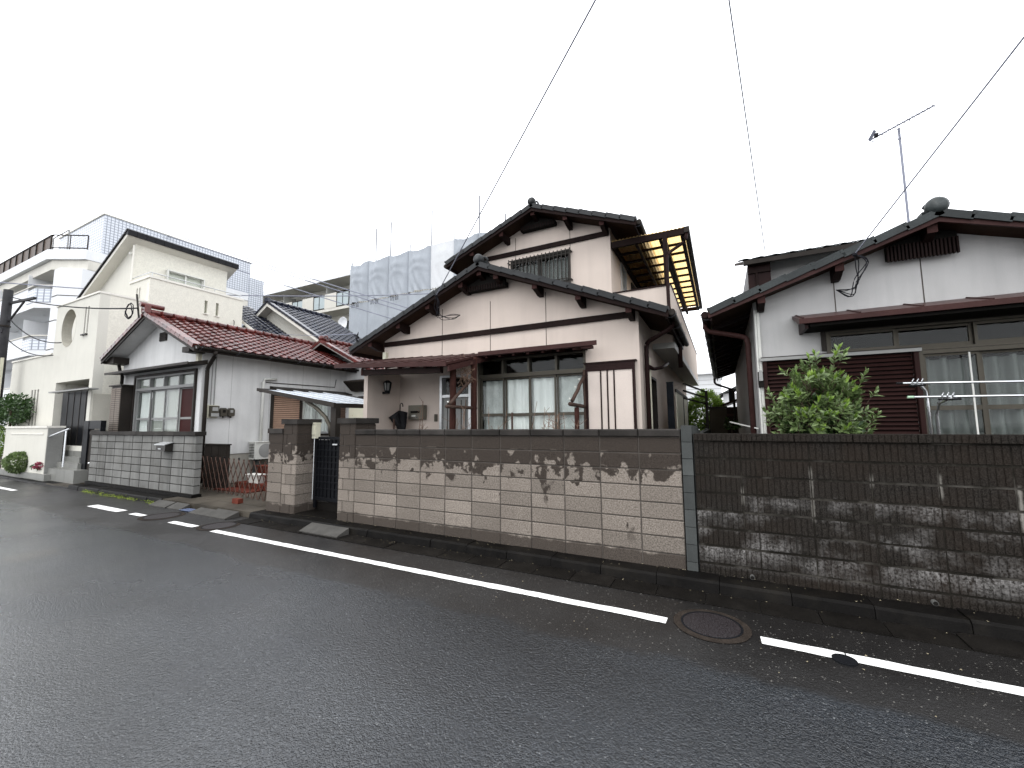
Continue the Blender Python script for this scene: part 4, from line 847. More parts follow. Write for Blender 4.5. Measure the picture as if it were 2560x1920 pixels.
for _, (x, l) in enumerate(((-3.42, 'short brown stake with a cut top before the window centre'),)): solo('plant_stake', MB().tube([(x, 1.8, .1), (x + .01, 1.8, 1.88)], .018, 7), ARM, l, 'stake', (x, 1.8, .1))

# ================================================================ RED-ROOFED WHITE HOUSE
AR = math.atan(.43); rh = thing('red_roofed_house', 'single storey white stucco house with glazed red pantile roof', 'house', (-14.4, 3, 0))
RX0, RX1, RY = -16.85, -12.25, 1.0
part('front_wall', MB(TF(RY)).walls(RX0, RX1, .55, 3.6, [(-15.85, -12.52, .62, 3.15)], -.14, 0), WHT, rh)
part('foundation', MB().box(RX0 + .02, RX1 - .15, RY + .02, 7.5, 0, .55).box(RX1 - .13, RX1 - .02, RY + .145, 7.5, 0, .897), mat('foundation_render', (.36, .34, .30), .85, .08, streak=.2), rh)
gable_wall(rh, None, RX0, RX1, 3.6, -14.45, 4.815, .43, RY, .14, WHT)
part('side_wall', MB(TS(RX1)).walls(RY + .142, 5.7, .90, 3.82, [(2.9, 6.3, 1.36, 2.66)], -.14, 0), WHT, rh)
part('side_wall', MB(TX(RX0)).walls(RY + .142, 7.5, .55, 3.7, [], -.14, 0), WHT, rh)
part('rear_wall', MB().box(RX0, -10.3, 7.6, 7.7, 0, 3.6), WHT, rh)
gable_roof(rh, -14.45, 4.93, 2.6, 2.75, .5, 6.6, AR, TILER, BRN, (), RY, fld=('s', 't'), soff=WHT, barge=BRN, bh=.14, orn=0, stepv=.24, gut=BRN)
part('corner_corbel', MB().box(RX0 - .1, RX0 + .35, .62, .998, 3.62, 3.82), BRN, rh); part('corner_corbel', MB().box(RX1 - .25, RX1 + .1, .62, .998, 3.60, 3.74), BRN, rh)
tile_field(rh, 'R', (-11.70, .60, 4.93 - 2.75 * .43 - .035), AR, 20, 12, .262, 2.75 / math.cos(AR) / 12, TILER, limit=240)
onr = MB(); onr.box(-14.55, -14.35, .47, .62, 4.90, 5.12); onr.tube([(-14.45, .40, 5.12), (-14.45, .95, 5.12)], .07, 10); part('ridge_end_tile', onr, TILER, rh)
for x in (-15.3,): part('wall_vent', MB(TF(RY)).box(-14.62, -14.22, .002, .03, 4.16, 4.42), ALUD, rh); [part('vent_louvre', MB(TF(RY)).box(-14.60, -14.24, .03, .045, 4.18 + i * .045, 4.21 + i * .045), BRN, rh) for i in range(5)]
window(rh, TF(RY), -15.85, -12.52, .62, 3.15, 4, 2.78, 4, mat('grey_aluminium', (.22, .22, .215), .4, .05), None, 1.90, fw=.05, solid=(3,))
cu = MB(TF(RY)); cu.grid(lambda i, j: (-15.83 + (.80 - .25 * math.sin(j * 3.1)) * i, -.115 - .015 * math.sin(i * 30), .7 + 2.0 * j), 30, 6); part('curtain', cu, CURT, rh, smooth=True)
part('window_blind', MB(TF(RY)).box(-15.02, -13.3, -.125, -.115, .7, 2.73), mat('grey_blind', (.36, .36, .335), .9, .03), rh); part('window_blind', MB(TF(RY)).box(-15.8, -12.6, -.09, -.08, 2.84, 3.1), MATS['grey_blind'], rh)
part('window_post', MB(TF(RY)).box(-15.92, -15.86, 0, .06, .6, 3.15).box(-12.515, -12.46, 0, .06, .6, 3.15).box(-15.92, -12.46, .001, .055, 3.155, 3.22), BRN, rh)
hd = part('window_hood', MB().prism([(-16.75, .998, 3.42), (-16.75, .55, 3.30), (-16.75, .55, 3.26), (-16.75, .998, 3.30)], (4.75, 0, 0)), BRN, rh)
part('hood_edge', MB().box(-16.78, -11.98, .53, .55, 3.25, 3.315), BRN, hd)
sbx = part('shutter_box', MB().box(-16.62, -15.98, .69, .996, .6, 2.90), BRN, rh)
part('box_lid', MB().box(-16.72, -15.90, .64, .996, 2.902, 2.94), BRN, sbx)
for a in (-16.60, -16.28):
    for i in range(38): part('louvre', MB(TF(.69)).box(a, a + .29, .002, .02, .65 + i * .058, .65 + i * .058 + .042), mat('taupe_louvre', (.20, .17, .145), .5, .05), sbx)
# side details
window(rh, TS(RX1), 3.95, 5.10, 1.36, 2.66, 2, None, None, ALUS, CURT, None)
slats(rh, 'shutter', TS(RX1), 2.98, 3.86, 1.40, 2.60, 20, OCHRE); slats(rh, 'shutter', TS(RX1), 5.30, 6.25, 1.40, 2.60, 20, SLATB)
part('shutter_frame', MB(TS(RX1)).box(2.90, 2.97, 0, .06, 1.22, 2.68).box(2.97, 6.3, .0, .05, 2.605, 2.68).box(3.87, 3.945, 0, .05, 1.22, 2.604).box(2.97, 6.3, 0, .05, 1.33, 1.395), BRN, rh)
part('side_hood', MB().prism([(RX1 + .001, 2.85, 2.88), (RX1 + .35, 2.85, 2.79), (RX1 + .35, 2.85, 2.75), (RX1 + .001, 2.85, 2.78)], (0, 2.84, 0)), BRN, rh)
for y_ in (1.75, 2.85, 3.95, 5.0): part('wall_joint', MB(TS(RX1)).box(y_, y_ + .008, -.001, .0012, .92, 3.7), GPL, rh)
pipe(rh, [(-11.66, 1.0, 3.62), (-11.68, 1.0, 3.50), (-12.12, 1.06, 3.22), (-12.16, 1.08, 3.12), (-12.16, 1.08, .2)], .05, BRN)
pipe(rh, [(-16.95, .9, 3.70), (-16.95, .95, 3.45), (-16.6, .9, 3.28), (-16.6, .9, 3.0)], .045, BRN)
for y_ in (1.24, 1.32): part('conduit', MB().tube([(RX1 + .02, y_, 2.2), (RX1 + .02, y_, 3.7)], .014, 6), GPL, rh)
part('insulator_box', MB(TF(RY)).box(-12.42, -12.30, .002, .09, 3.36, 3.62), CPL, rh)
mt = thing('electricity_meter', 'square cream electricity meter under two conduits on the white wall', 'meter', (-12.2, 1.28, 2.07), None)
part('meter_board', MB(TS(RX1)).box(1.15, 1.42, .002, .04, 1.90, 2.24), CPL, mt); part('meter_body', MB(TS(RX1)).box(1.20, 1.41, .04, .13, 1.93, 2.22), ALU, mt); part('meter_window', MB(TS(RX1)).box(1.24, 1.38, .131, .138, 2.08, 2.18), GPL, mt); part('meter_terminal', MB(TS(RX1)).box(1.21, 1.40, .131, .15, 1.93, 2.02), GPL, mt)
for y_, l in ((1.46, 'dark rounded meter box right beside the cream electricity meter'), (1.655, 'dark rounded meter box farthest from the cream electricity meter')):
    t = thing('meter_box', l, 'meter', (-12.2, y_ + .08, 2.05), 'dark meter boxes on the white wall')
    b = MB(); k = [(y_, 1.97), (y_ + .03, 1.94), (y_ + .14, 1.94), (y_ + .17, 1.97), (y_ + .17, 2.12), (y_ + .13, 2.17), (y_ + .04, 2.17), (y_, 2.12)]
    b.prism([(RX1 + .002, u, z) for u, z in k], (.11, 0, 0)); part('box_body', b, ALU, t); part('dial', MB(TS(RX1)).box(y_ + .05, y_ + .12, .112, .118, 2.04, 2.12), DARK if y_ < 1.5 else GPL, t)
    part('cable_gland', MB().lathe((RX1 + .06, y_ + .085, 1.90), [(.02, 0), (.025, .04)], 8), BPL, t)
ac = thing('air_conditioner', 'white outdoor air conditioner unit behind the left gate pillar', 'air conditioner', (-12.05, 2.7, .72))
part('casing', MB().box(-12.20, -11.90, 2.30, 3.08, .72, 1.20), WPL, ac); part('top_cover', MB().box(-12.22, -11.88, 2.28, 3.10, 1.20, 1.22), WPL, ac)
part('fan_grille', MB().lathe((-11.905, 2.60, .96), [(.20, 0), (.20, .012), (.03, .022), (.0, .02)], 20, 'x'), GPL, ac)
for i in range(9): part('side_louvre', MB().box(-12.17, -11.95, 2.285, 2.298, .78 + i * .045, .80 + i * .045), ALUD, ac)
part('feet', MB().box(-12.15, -11.95, 2.4, 2.5, .1, .719).box(-12.15, -11.95, 2.9, 3.0, .1, .719), CONC, ac)
dc = MB(); dc.tube([(-12.20, 2.62, 1.22), (-12.20, 2.62, 2.98), (-12.20, 2.66, 3.06), (-12.20, 3.02, 3.10)], .038, 8)
part('refrigerant_duct', dc, WPL, ac, smooth=True)
part('cable_run', MB().tube([(RX1 + .015, 2.72, 2.98), (RX1 + .015, 5.2, 3.02), (RX1 + .015, 5.25, 3.3)], .012, 5), BRN, rh)
# rear wing with its own cross gable
part('wing_wall', MB(TF(5.7)).walls(-12.24, -10.3, 0, 3.5, [], -.14, 0), WHT, rh); gable_wall(rh, None, -12.24, -10.3, 3.5, -12.24, 3.97, .001 + .24, 5.7, .14, WHT, 'wing_gable')
part('wing_side', MB(TS(-10.3)).walls(5.85, 7.58, 0, 3.4, [], -.14, 0), WHT, rh)
gable_roof(rh, -13.1, 4.84, 1.2, 3.3, 5.2, 8.0, math.atan(.49), TILER, BRN, (), 5.7, fld=('s', 't'), barge=mat('grey_barge_board', (.33, .32, .30), .7, .1), bh=.10, orn=.11, stepv=.24)
tile_field(rh, 'R', (-9.80, 5.32, 4.84 - 3.3 * .49 - .035), math.atan(.49), 10, 15, .262, 3.3 / math.cos(math.atan(.49)) / 15, TILER, limit=60)
part('wing_hood', MB().prism([(-11.75, 5.699, 3.32), (-11.75, 5.15, 3.22), (-11.75, 5.15, 3.17), (-11.75, 5.5, 2.88), (-11.75, 5.699, 2.86)], (1.6, 0, 0)), BRN, rh)
part('wing_window', MB(TF(5.7)).box(-11.6, -10.5, .002, .03, 1.2, 2.7), DARK, rh)
solo('rusty_white_panel', MB().box(-11.15, -10.45, 4.9, 5.0, .1, 2.30).box(-11.17, -10.43, 4.89, 5.01, 2.30, 2.34), CPL, 'off white rust stained panel standing under the far end of the bike port roof', 'panel', (-10.8, 4.95, .1))
# carport
cpt = thing('bike_port', 'small cantilevered bike port with pale translucent roof behind the left gate pillar', 'canopy', (-7.1, .9, .1))
A_, B_ = Vector((-9.55, .9, 2.52)), Vector((-7.05, .9, 2.10)); D_ = Vector((0, 2.15, .02))
part('roof_sheet', MB().prism([A_ + Vector((0, 0, .0)), B_, B_ - Vector((0, 0, .012)), A_ - Vector((0, 0, .012))], D_), POLYC, cpt)
part('front_beam', MB().prism([A_ + Vector((-.05, -.03, .03)), B_ + Vector((.05, -.03, .03)), B_ + Vector((.05, -.03, -.07)), A_ + Vector((-.05, -.03, -.04))], (0, .06, 0)), BRN, cpt)
part('rear_beam', MB().prism([A_ + D_ + Vector((-.05, 0, .03)), B_ + D_ + Vector((.05, 0, .03)), B_ + D_ + Vector((.05, 0, -.07)), A_ + D_ + Vector((-.05, 0, -.04))], (0, .06, 0)), BRN, cpt)
part('side_rail', MB().bar(B_ + Vector((.02, .03, -.02)), B_ + D_ + Vector((.02, 0, -.02)), .05, .09), BRN, cpt); part('side_rail', MB().bar(A_ + Vector((-.02, .03, -.02)), A_ + D_ + Vector((-.02, 0, -.02)), .05, .09), BRN, cpt)
for i in range(1, 5): part('glazing_bar', MB().bar(A_ + D_ * (i / 5) + Vector((0, 0, .02)), B_ + D_ * (i / 5) + Vector((0, 0, .02)), .03, .02), ALUS, cpt)
part('post', MB().box(-7.15, -7.0, .93, 1.05, .1, 2.06), BRN, cpt); part('post', MB().box(-7.15, -7.0, 2.75, 2.87, .1, 2.06), BRN, cpt)
for dy in (0, 1.8): part('curved_brace', MB().tube([(-7.16, .96 + dy, 1.45), (-7.2, .96 + dy, 1.66), (-7.34, .96 + dy, 1.84), (-7.6, .96 + dy, 2.02), (-7.95, .96 + dy, 2.19)], .04, 8), ALU, cpt, smooth=True)
solo('parked_bicycle_cover', MB().grid(lambda i, j: (-8.35 + .62 * i, 2.0 + 1.0 * j, .9 + .92 * math.sin(math.pi * (i * .8 + .1)) * (1 - .35 * abs(j - .4)) + .02 * math.sin(j * 31)), 8, 14).box(-8.33, -7.75, 2.02, 2.98, .1, .9), BLUESH, 'dull blue glossy cover draped under the bike port, seen between post and right pillar', 'cover', (-8.05, 2.5, .1))

# ================================================================ CREAM HOUSE WITH THE OVAL OPENING
ch = thing('cream_house', 'cream rendered house with an oval opening and a steep black tiled shed roof', 'house', (-20, 3, 0))
FX0, FX1, FY, ZT = -25.2, -17.5, .5, 5.95
# front wall with a true oval hole, doorway and slits
fm = MB(TF(FY)); fm.walls(FX0, -21.0, 0, 4.25, [(-22.75, -22.6, 1.75, 3.05), (-22.45, -22.3, 1.75, 3.05), (-22.15, -22.0, 1.75, 3.05)], -.25, 0)
fm.walls(-21.0, FX1, 0, 4.3, [(-20.45, -17.72, 1.08, 3.2)], -.25, 0)
fm.walls(-19.05, FX1, 4.3, ZT, [(-18.55, -18.44, 4.72, 5.62), (-18.33, -18.22, 4.72, 5.62)], -.25, 0)
cx_, cz_, rx_, rz_ = -19.80, 5.06, .62, .66; ax0, ax1, az0, az1 = -21.0, -19.05, 4.3, ZT; n = 32; ov = []; oc = []
for i in range(n):
    a = 2 * math.pi * i / n; dx, dz = math.cos(a), math.sin(a); ov.append((cx_ + rx_ * dx, cz_ + rz_ * dz))
    k = min(((ax1 - cx_) / dx) if dx > 1e-6 else 9, ((ax0 - cx_) / dx) if dx < -1e-6 else 9, ((az1 - cz_) / dz) if dz > 1e-6 else 9, ((az0 - cz_) / dz) if dz < -1e-6 else 9); oc.append((cx_ + k * dx, cz_ + k * dz))
for i in range(n):
    j = (i + 1) % n; fm.add([(oc[i][0], 0, oc[i][1]), (oc[j][0], 0, oc[j][1]), (ov[j][0], 0, ov[j][1]), (ov[i][0], 0, ov[i][1]), (ov[j][0], -.25, ov[j][1]), (ov[i][0], -.25, ov[i][1]), (oc[i][0], -.25, oc[i][1]), (oc[j][0], -.25, oc[j][1])], [(0, 1, 2, 3), (5, 4, 7, 6)])
for (x, z) in ((ax0, az0), (ax1, az0), (ax0, az1), (ax1, az1)):
    k = sorted(range(n), key=lambda i: (oc[i][0] - x) ** 2 + (oc[i][1] - z) ** 2)[:2]; fm.add([(x, 0, z), (oc[k[0]][0], 0, oc[k[0]][1]), (oc[k[1]][0], 0, oc[k[1]][1]), (x, -.25, z), (oc[k[0]][0], -.25, oc[k[0]][1]), (oc[k[1]][0], -.25, oc[k[1]][1])], [(0, 1, 2), (3, 4, 5)])
part('front_wall', fm, CREAM, ch)
rv = MB(TF(FY)); rv.add([(u, nn, z) for nn in (.004, -.254) for u, z in ov], [(i, (i + 1) % n, n + (i + 1) % n, n + i) for i in range(n)]); part('oval_reveal', rv, mat('shaded_reveal', (.36, .345, .30), .85, .12, 2, streak=.3), ch)  # recess shade painted into a darker grey than the wall, plus streaks
part('wall_coping', MB().box(-21.05, FX1 + .02, FY - .03, FY + .28, ZT, ZT + .06).box(FX0 - .02, -21.05, FY - .03, FY + .28, 4.25, 4.31), BEIGEW, ch)
part('side_wall', MB(TS(FX1)).walls(FY + .25, 1.73, 0, ZT, [], -.2, 0), CREAMB, ch)
part('side_wall', MB(TS(FX1)).walls(1.73, 4.85, 0, 6.85, [(3.45, 3.55, 6.0, 6.5), (3.85, 3.95, 6.0, 6.5)], -.2, 0), CREAMB, ch)
part('side_coping', MB(TS(FX1)).box(FY + .285, 1.70, -.22, .02, ZT, ZT + .06).box(1.69, 4.87, -.22, .03, 6.85, 6.93), BEIGEW, ch)
part('terrace_wall', MB(TF(1.73)).walls(-19.0, FX1 - .201, 4.3, 6.85, [(-18.45, -18.36, 6.05, 6.6), (-18.25, -18.16, 6.05, 6.6)], -.2, 0), CREAM, ch)
part('terrace_coping', MB(TF(1.73)).box(-19.0, FX1 - .19, -.22, .03, 6.85, 6.93), BEIGEW, ch)
part('terrace_rail', MB().tube([(-19.0, 1.75, 7.06), (-17.55, 1.75, 7.06), (-17.55, 4.8, 7.06)], .02, 6), ALUS, ch)
for u in (1.8, 2.8, 3.8, 4.75): part('rail_post', MB().tube([(-17.55, u, 6.93), (-17.55, u, 7.06)], .015, 6), ALUS, ch)
for u in (3.5, 3.9): part('slit_pane', MB(TS(FX1)).box(u - .05, u + .05, -.12, -.1, 6.0, 6.5), GLASS, ch); part('slit_sill', MB(TS(FX1)).box(u - .08, u + .08, 0, .05, 5.96, 5.99), BEIGEW, ch)
for x in (-18.495, -18.275): part('slit_sill', MB(TF(FY)).box(x - .09, x + .09, 0, .06, 4.66, 4.70), ALUD, ch); part('slit_reveal', MB(TF(FY)).box(x - .054, x + .054, -.10, -.03, 4.72, 5.62), ALU, ch)
for x in (-22.675, -22.375, -22.075): part('slit_reveal', MB(TF(FY)).box(x - .07, x + .07, -.10, -.02, 1.75, 3.05), ALU, ch)
part('inner_court_wall', MB().box(-24.9, -19.0, 2.0, 2.1, 3.0, 6.5), CREAM, ch); part('flat_roof', MB().box(FX0 + .05, FX1 - .2, FY + .26, 4.9, 4.02, 4.12), BEIGEW, ch)
part('court_window', MB().box(-19.75, -19.25, 1.94, 1.998, 4.4, 5.6), ALUS, ch)
# porch recess
part('porch_lining', MB().box(-20.5, -20.46, .76, 2.2, 1.0, 3.3).box(-17.71, -17.70, .76, 2.2, 1.0, 3.3).box(-20.46, -17.71, .76, 2.2, 3.21, 3.3).box(-20.46, -17.71, 2.2, 2.3, 1.0, 3.3), CREAM, ch)
fd = part('entrance_door', MB().box(-20.1, -17.72, .60, .66, 1.08, 2.96), IRON, ch)
for x in (-19.6, -19.1, -18.6, -18.15): part('door_board', MB().box(x, x + .02, .588, .599, 1.1, 2.94), BRN, fd)
part('door_canopy', MB().box(-20.1, -16.95, .25, .49, 2.82, 2.86), GPL, ch)
part('side_lining', MB(TS(FX1)).box(.55, 1.4, .002, .03, 1.55, 2.72), mat('satin_panel', (.50, .48, .42), .35, .05), ch)
# upper room and steep shed roof
part('upper_room', MB().prism([(-22.6, 1.76, 4.2), (-19.0, 1.76, 4.2), (-19.0, 1.76, 8.42), (-22.6, 1.76, 6.62)], (0, 3.2, 0)), CREAM, ch)
uw = part('upper_side_face', MB(TS(-18.998)).walls(1.78, 4.94, 6.6, 8.40, [(2.75, 4.05, 7.15, 7.75)], .0, .012), CREAMB, ch)
window(ch, TS(-18.86), 2.75, 4.05, 7.15, 7.75, 2, None, None, WPL, None, None)
part('shed_roof', MB().prism([(-18.70, 1.45, 8.68), (-22.9, 1.45, 6.58), (-22.9, 1.45, 6.46), (-18.70, 1.45, 8.54)], (0, 3.75, 0)), BEIGEW, ch)
nv = 17
for i in range(nv):
    f0 = i / nv; x0 = -18.70 - 4.2 * f0; z0 = 8.69 - 2.1 * f0; part('verge_tile', MB().prism([(x0, 1.40, z0 + .005), (x0 - .27, 1.40, z0 - .13), (x0 - .27, 1.40, z0 - .07), (x0, 1.40, z0 + .075)], (0, .24, 0)), TILEB, ch)
for i in range(14): part('ridge_tile', MB().prism([(-18.62, 1.42 + i * .272, 8.74), (-18.62, 1.42 + i * .272, 8.55), (-18.66, 1.42 + i * .272, 8.55), (-18.95, 1.42 + i * .272, 8.63), (-18.95, 1.42 + i * .272, 8.70), (-18.72, 1.42 + i * .272, 8.80)], (0, .262, 0)), TILEB, ch)
part('shed_roof_tiles', MB().grid(lambda i, j: (-18.9 - 4.0 * i, 1.65 + 3.5 * j, 8.66 - 2.0 * i + .02 * math.sin(j * 80)), 14, 60), TILEB, ch, kind='stuff', norm=False)
part('security_light', MB().lathe((-19.1, 1.70, 7.98), [(.03, 0), (.05, .03), (.04, .09)], 10), WPL, ch)
part('weather_hook', MB().tube([(-17.46, 4.5, 5.95), (-17.40, 4.5, 5.9), (-17.40, 4.5, 5.75), (-17.46, 4.5, 5.7)], .015, 6), ALUD, ch)
part('downpipe', MB().tube([(-18.85, 1.70, 8.3), (-18.85, 1.70, 6.95)], .03, 8), BEIGEW, ch)
# steps, low wall, handrail, planting
es = thing('entrance_steps', 'grey tiled entrance steps climbing to the cream house door', 'steps', (-18.7, .1, 0))
STEP = mat('grey_floor_tile', (.20, .20, .185), .35, .08, 3, .1, 60, .1, 60, rnd=.1)
for x0, x1, y0, z0, z1 in ((-22.6, -18.3, -.12, .05, .25), (-19.9, -16.6, .02, .06, .43), (-19.5, -17.0, .2, .43, .60), (-19.2, -17.45, .36, .60, .76), (-19.0, -17.65, .48, .76, .93)):
    n = max(2, round((x1 - x0) / .6)); w = (x1 - x0) / n
    for i in range(n): part('step_tile', MB().box(x0 + i * w + .003, x0 + (i + 1) * w - .003, y0, y0 + .5, z0, z1), STEP, es)
part('landing', MB().box(-20.45, -17.72, .62, 2.2, .9, 1.08), STEP, es)
lw = thing('planter_wall', 'low cream retaining wall left of the entrance steps', 'wall', (-20.6, .1, 0))
part('wall_body', MB().box(-22.5, -18.62, -.06, .3, .05, 1.66), CREAM, lw); part('coping', MB().box(-22.53, -18.59, -.09, .33, 1.66, 1.72), BEIGEW, lw)
part('inset_frame', MB().box(-21.9, -18.9, -.075, -.061, 1.45, 1.49), BEIGEW, lw); part('tiled_end', MB().box(-18.618, -18.59, -.05, .29, .05, 1.655), mat('grey_end_tile', (.22, .22, .21), .5, .1), lw)
hr = thing('handrail', 'slanting stainless handrail beside the cream house steps', 'handrail', (-18.0, .1, .4))
part('rail', MB().tube([(-18.75, -.02, 1.36), (-17.35, .06, 1.63)], .028, 8), STEEL, hr); part('post', MB().tube([(-17.55, .05, .5), (-17.55, .05, 1.58)], .024, 8), STEEL, hr)
t = thing('round_shrub', 'clipped round shrub at the foot of the low cream wall', 'shrub', (-20.5, -.05, .25)); foliage(t, 'foliage', (-20.45, -.15, .55), (.42, .30, .31), 5200, .065, .034, LEAF, .93, 3, None, .5); part('stem', MB().tube([(-20.5, -.15, .2), (-20.5, -.15, .5)], .03, 6), BARK, t)
t = thing('red_flowers', 'patch of crimson flowers between the round shrub and the steps', 'flowers', (-19.3, .0, .25)); foliage(t, 'blossom', (-19.0, -.06, .50), (.40, .10, .10), 420, .05, .045, RED, .6, 4); foliage(t, 'foliage', (-19.2, -.04, .42), (.45, .10, .12), 300, .05, .03, LEAFD, .6, 5)
t = thing('garden_tree', 'dark leafy garden tree at the left edge above the low wall', 'tree', (-23.3, .2, 0)); foliage(t, 'crown', (-23.2, .15, 2.35), (1.3, .45, .55), 2600, .12, .06, LEAFD, .5, 6); part('trunk', MB().tube([(-23.3, .2, 0), (-23.25, .2, 1.2), (-23.2, .15, 2.3)], .06, 8, .03), BARK, t)
t = thing('hedge_bush', 'bright green clipped bush at the far left edge of the street', 'bush', (-23.4, -.05, 0)); foliage(t, 'foliage', (-23.9, -.05, 1.2), (.6, .35, .62), 2200, .07, .04, LEAFY, .8, 7); part('stem', MB().tube([(-23.4, -.05, 0), (-23.4, -.05, 1.0)], .04, 6), BARK, t)
gp = thing('side_gate', 'tall dark brown gate panel between the steps and the pale block wall', 'gate', (-16.4, .3, 0))
part('gate_leaf', MB().box(-16.75, -16.0, .32, .36, .15, 1.60), BRN, gp); part('gate_post', MB().box(-16.0, -15.93, .28, .40, .05, 1.86).box(-17.1, -16.76, .28, .42, .05, 1.86), IRON, gp); part('cross_beam', MB().box(-16.755, -16.0, .29, .40, 1.62, 1.86), IRON, gp); part('knob', MB().lathe((-16.62, .30, .62), [(.02, 0), (.035, .02), (.02, .04)], 10, 'y'), STEEL, gp)

# ================================================================ WHITE APARTMENT BLOCK, FAR LEFT
wa = thing('white_apartment_block', 'white apartment block with tiled top storey and grooved balconies', 'building', (-40, 8, 0))
part('main_wall', MB().box(-62, -31.4, 4.4, 14, 0, 11.05), APW, wa)
part('tiled_side', MB().box(-31.398, -31.36, 5.0, 13.4, 0, 10.4), TGY, wa)
part('penthouse', MB().box(-38.2, -31.4, 4.66, 13.0, 11.06, 14.0), TGX, wa); part('penthouse_side', MB().box(-31.398, -31.37, 4.665, 12.98, 11.70, 13.98), TGY, wa); part('parapet_cap', MB().box(-38.25, -31.33, 4.60, 13.05, 14.0, 14.06), APC, wa)
part('stair_tower', MB().box(-31.36, -31.30, 12.9, 14.0, 0, 12.9), TGY, wa)
pw = part('penthouse_window', MB().box(-31.368, -31.32, 6.9, 8.1, 12.1, 13.3), APW, wa); part('pane', MB().box(-31.319, -31.30, 7.0, 8.0, 12.15, 13.0), DARK, pw); [part('grille_bar', MB().box(-31.299, -31.28, 7.0, 8.0, 12.3 + .2 * i, 12.34 + .2 * i), ALUD, pw) for i in range(4)]
part('cornice', MB().prism([(-62, 3.0, 11.06), (-33.2, 3.0, 11.06), (-31.32, 4.0, 11.06), (-31.32, 14, 11.06), (-62, 14, 11.06)], (0, 0, .56)), APW, wa)
part('cornice_band', MB().prism([(-62, 3.2, 10.5), (-33.1, 3.2, 10.5), (-31.34, 4.15, 10.5), (-31.34, 14, 10.5), (-62, 14, 10.5)], (0, 0, .54)), APC, wa)
pl = part('corner_pillar', MB().prism([(-33.0, 3.3, 0), (-32.2, 3.3, 0), (-31.36, 3.95, 0), (-31.36, 5.0, 0), (-33.0, 5.0, 0)], (0, 0, 10.49)), APW, wa)
for z in (8.9, 7.5, 5.9, 4.4): part('pillar_groove', MB().prism([(-33.01, 3.285, z), (-32.2, 3.285, z), (-31.34, 3.95, z), (-31.34, 4.4, z), (-33.01, 4.4, z)], (0, 0, .04)), MORT, pl)
tr_ = part('terrace_railing', MB().box(-62, -33.2, 3.12, 3.16, 11.75, 12.45), mat('brown_railing_panel', (.10, .075, .06), .4, .05), wa)
part('rail_frame', MB().box(-62, -33.15, 3.08, 3.2, 12.46, 12.52).box(-62, -33.15, 3.08, 3.2, 11.66, 11.72), BRN, tr_)
for i in range(22): part('railing_post', MB().box(-33.2 - i * 1.15, -33.14 - i * 1.15, 3.07, 3.115, 11.63, 12.5), BRN, tr_)
part('end_rail', MB().bar((-33.1, 3.14, 12.5), (-31.5, 4.1, 12.5), .05, .05).bar((-33.1, 3.14, 11.75), (-31.5, 4.1, 11.75), .05, .05).bar((-31.5, 4.1, 11.6), (-31.5, 4.1, 12.5), .05, .05).bar((-32.3, 3.62, 11.6), (-32.3, 3.62, 12.5), .04, .04), BRN, tr_)
for z0, z1 in ((8.35, 9.62), (5.65, 6.75), (2.9, 3.9)):
    bl = part('balcony', MB().prism([(-62, 2.9, z0), (-34.0, 2.9, z0), (-33.0, 3.5, z0), (-33.0, 4.39, z0), (-62, 4.39, z0)], (0, 0, .32)), APW, wa)
    part('parapet', MB().box(-62, -35.2, 2.9, 3.0, z0 + .32, z1), TSID, bl); part('parapet_tiles', MB().prism([(-35.2, 2.88, z0 + .32), (-34.0, 2.88, z0 + .32), (-33.05, 3.45, z0 + .32), (-33.05, 3.55, z0 + .32), (-34.05, 2.98, z0 + .32), (-35.2, 2.98, z0 + .32)], (0, 0, z1 - z0 - .5)), TGX, bl)
    part('parapet_cap', MB().prism([(-62, 2.86, z1), (-34.0, 2.86, z1), (-33.0, 3.46, z1), (-33.0, 3.6, z1), (-34.05, 3.02, z1), (-62, 3.02, z1)], (0, 0, .06)), APC, bl)
    for x in (-36, -41.5, -47, -53): part('privacy_screen', MB().box(x - .03, x, 3.05, 4.38, z0 + .6, z0 + 2.3), APW, bl)
    for x in (-34.6, -38, -44, -50): wn = part('balcony_window', MB().box(x - 1.6, x, 4.36, 4.399, z0 + .5, z0 + 2.2), DARK, bl); part('window_frame', MB().box(x - 1.66, x + .06, 4.34, 4.358, z0 + 2.2, z0 + 2.27).box(x - .83, x - .77, 4.34, 4.358, z0 + .5, z0 + 2.2), ALUS, bl)
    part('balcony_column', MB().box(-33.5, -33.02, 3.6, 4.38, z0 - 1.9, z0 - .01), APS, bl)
part('ground_siding', MB().box(-62, -33.01, 3.3, 3.4, 0, 2.8), TSID, wa)
for x, z in ((-36.5, 12.5), (-41, 12.5)): part('roof_frame', MB().bar((x, 4.0, 11.6), (x, 4.0, 13.4), .06, .06).bar((x, 4.0, 13.4), (x + 2.4, 4.0, 13.4), .05, .05).bar((x + 2.4, 4.0, 11.6), (x + 2.4, 4.0, 13.4), .06, .06), GPL, wa)

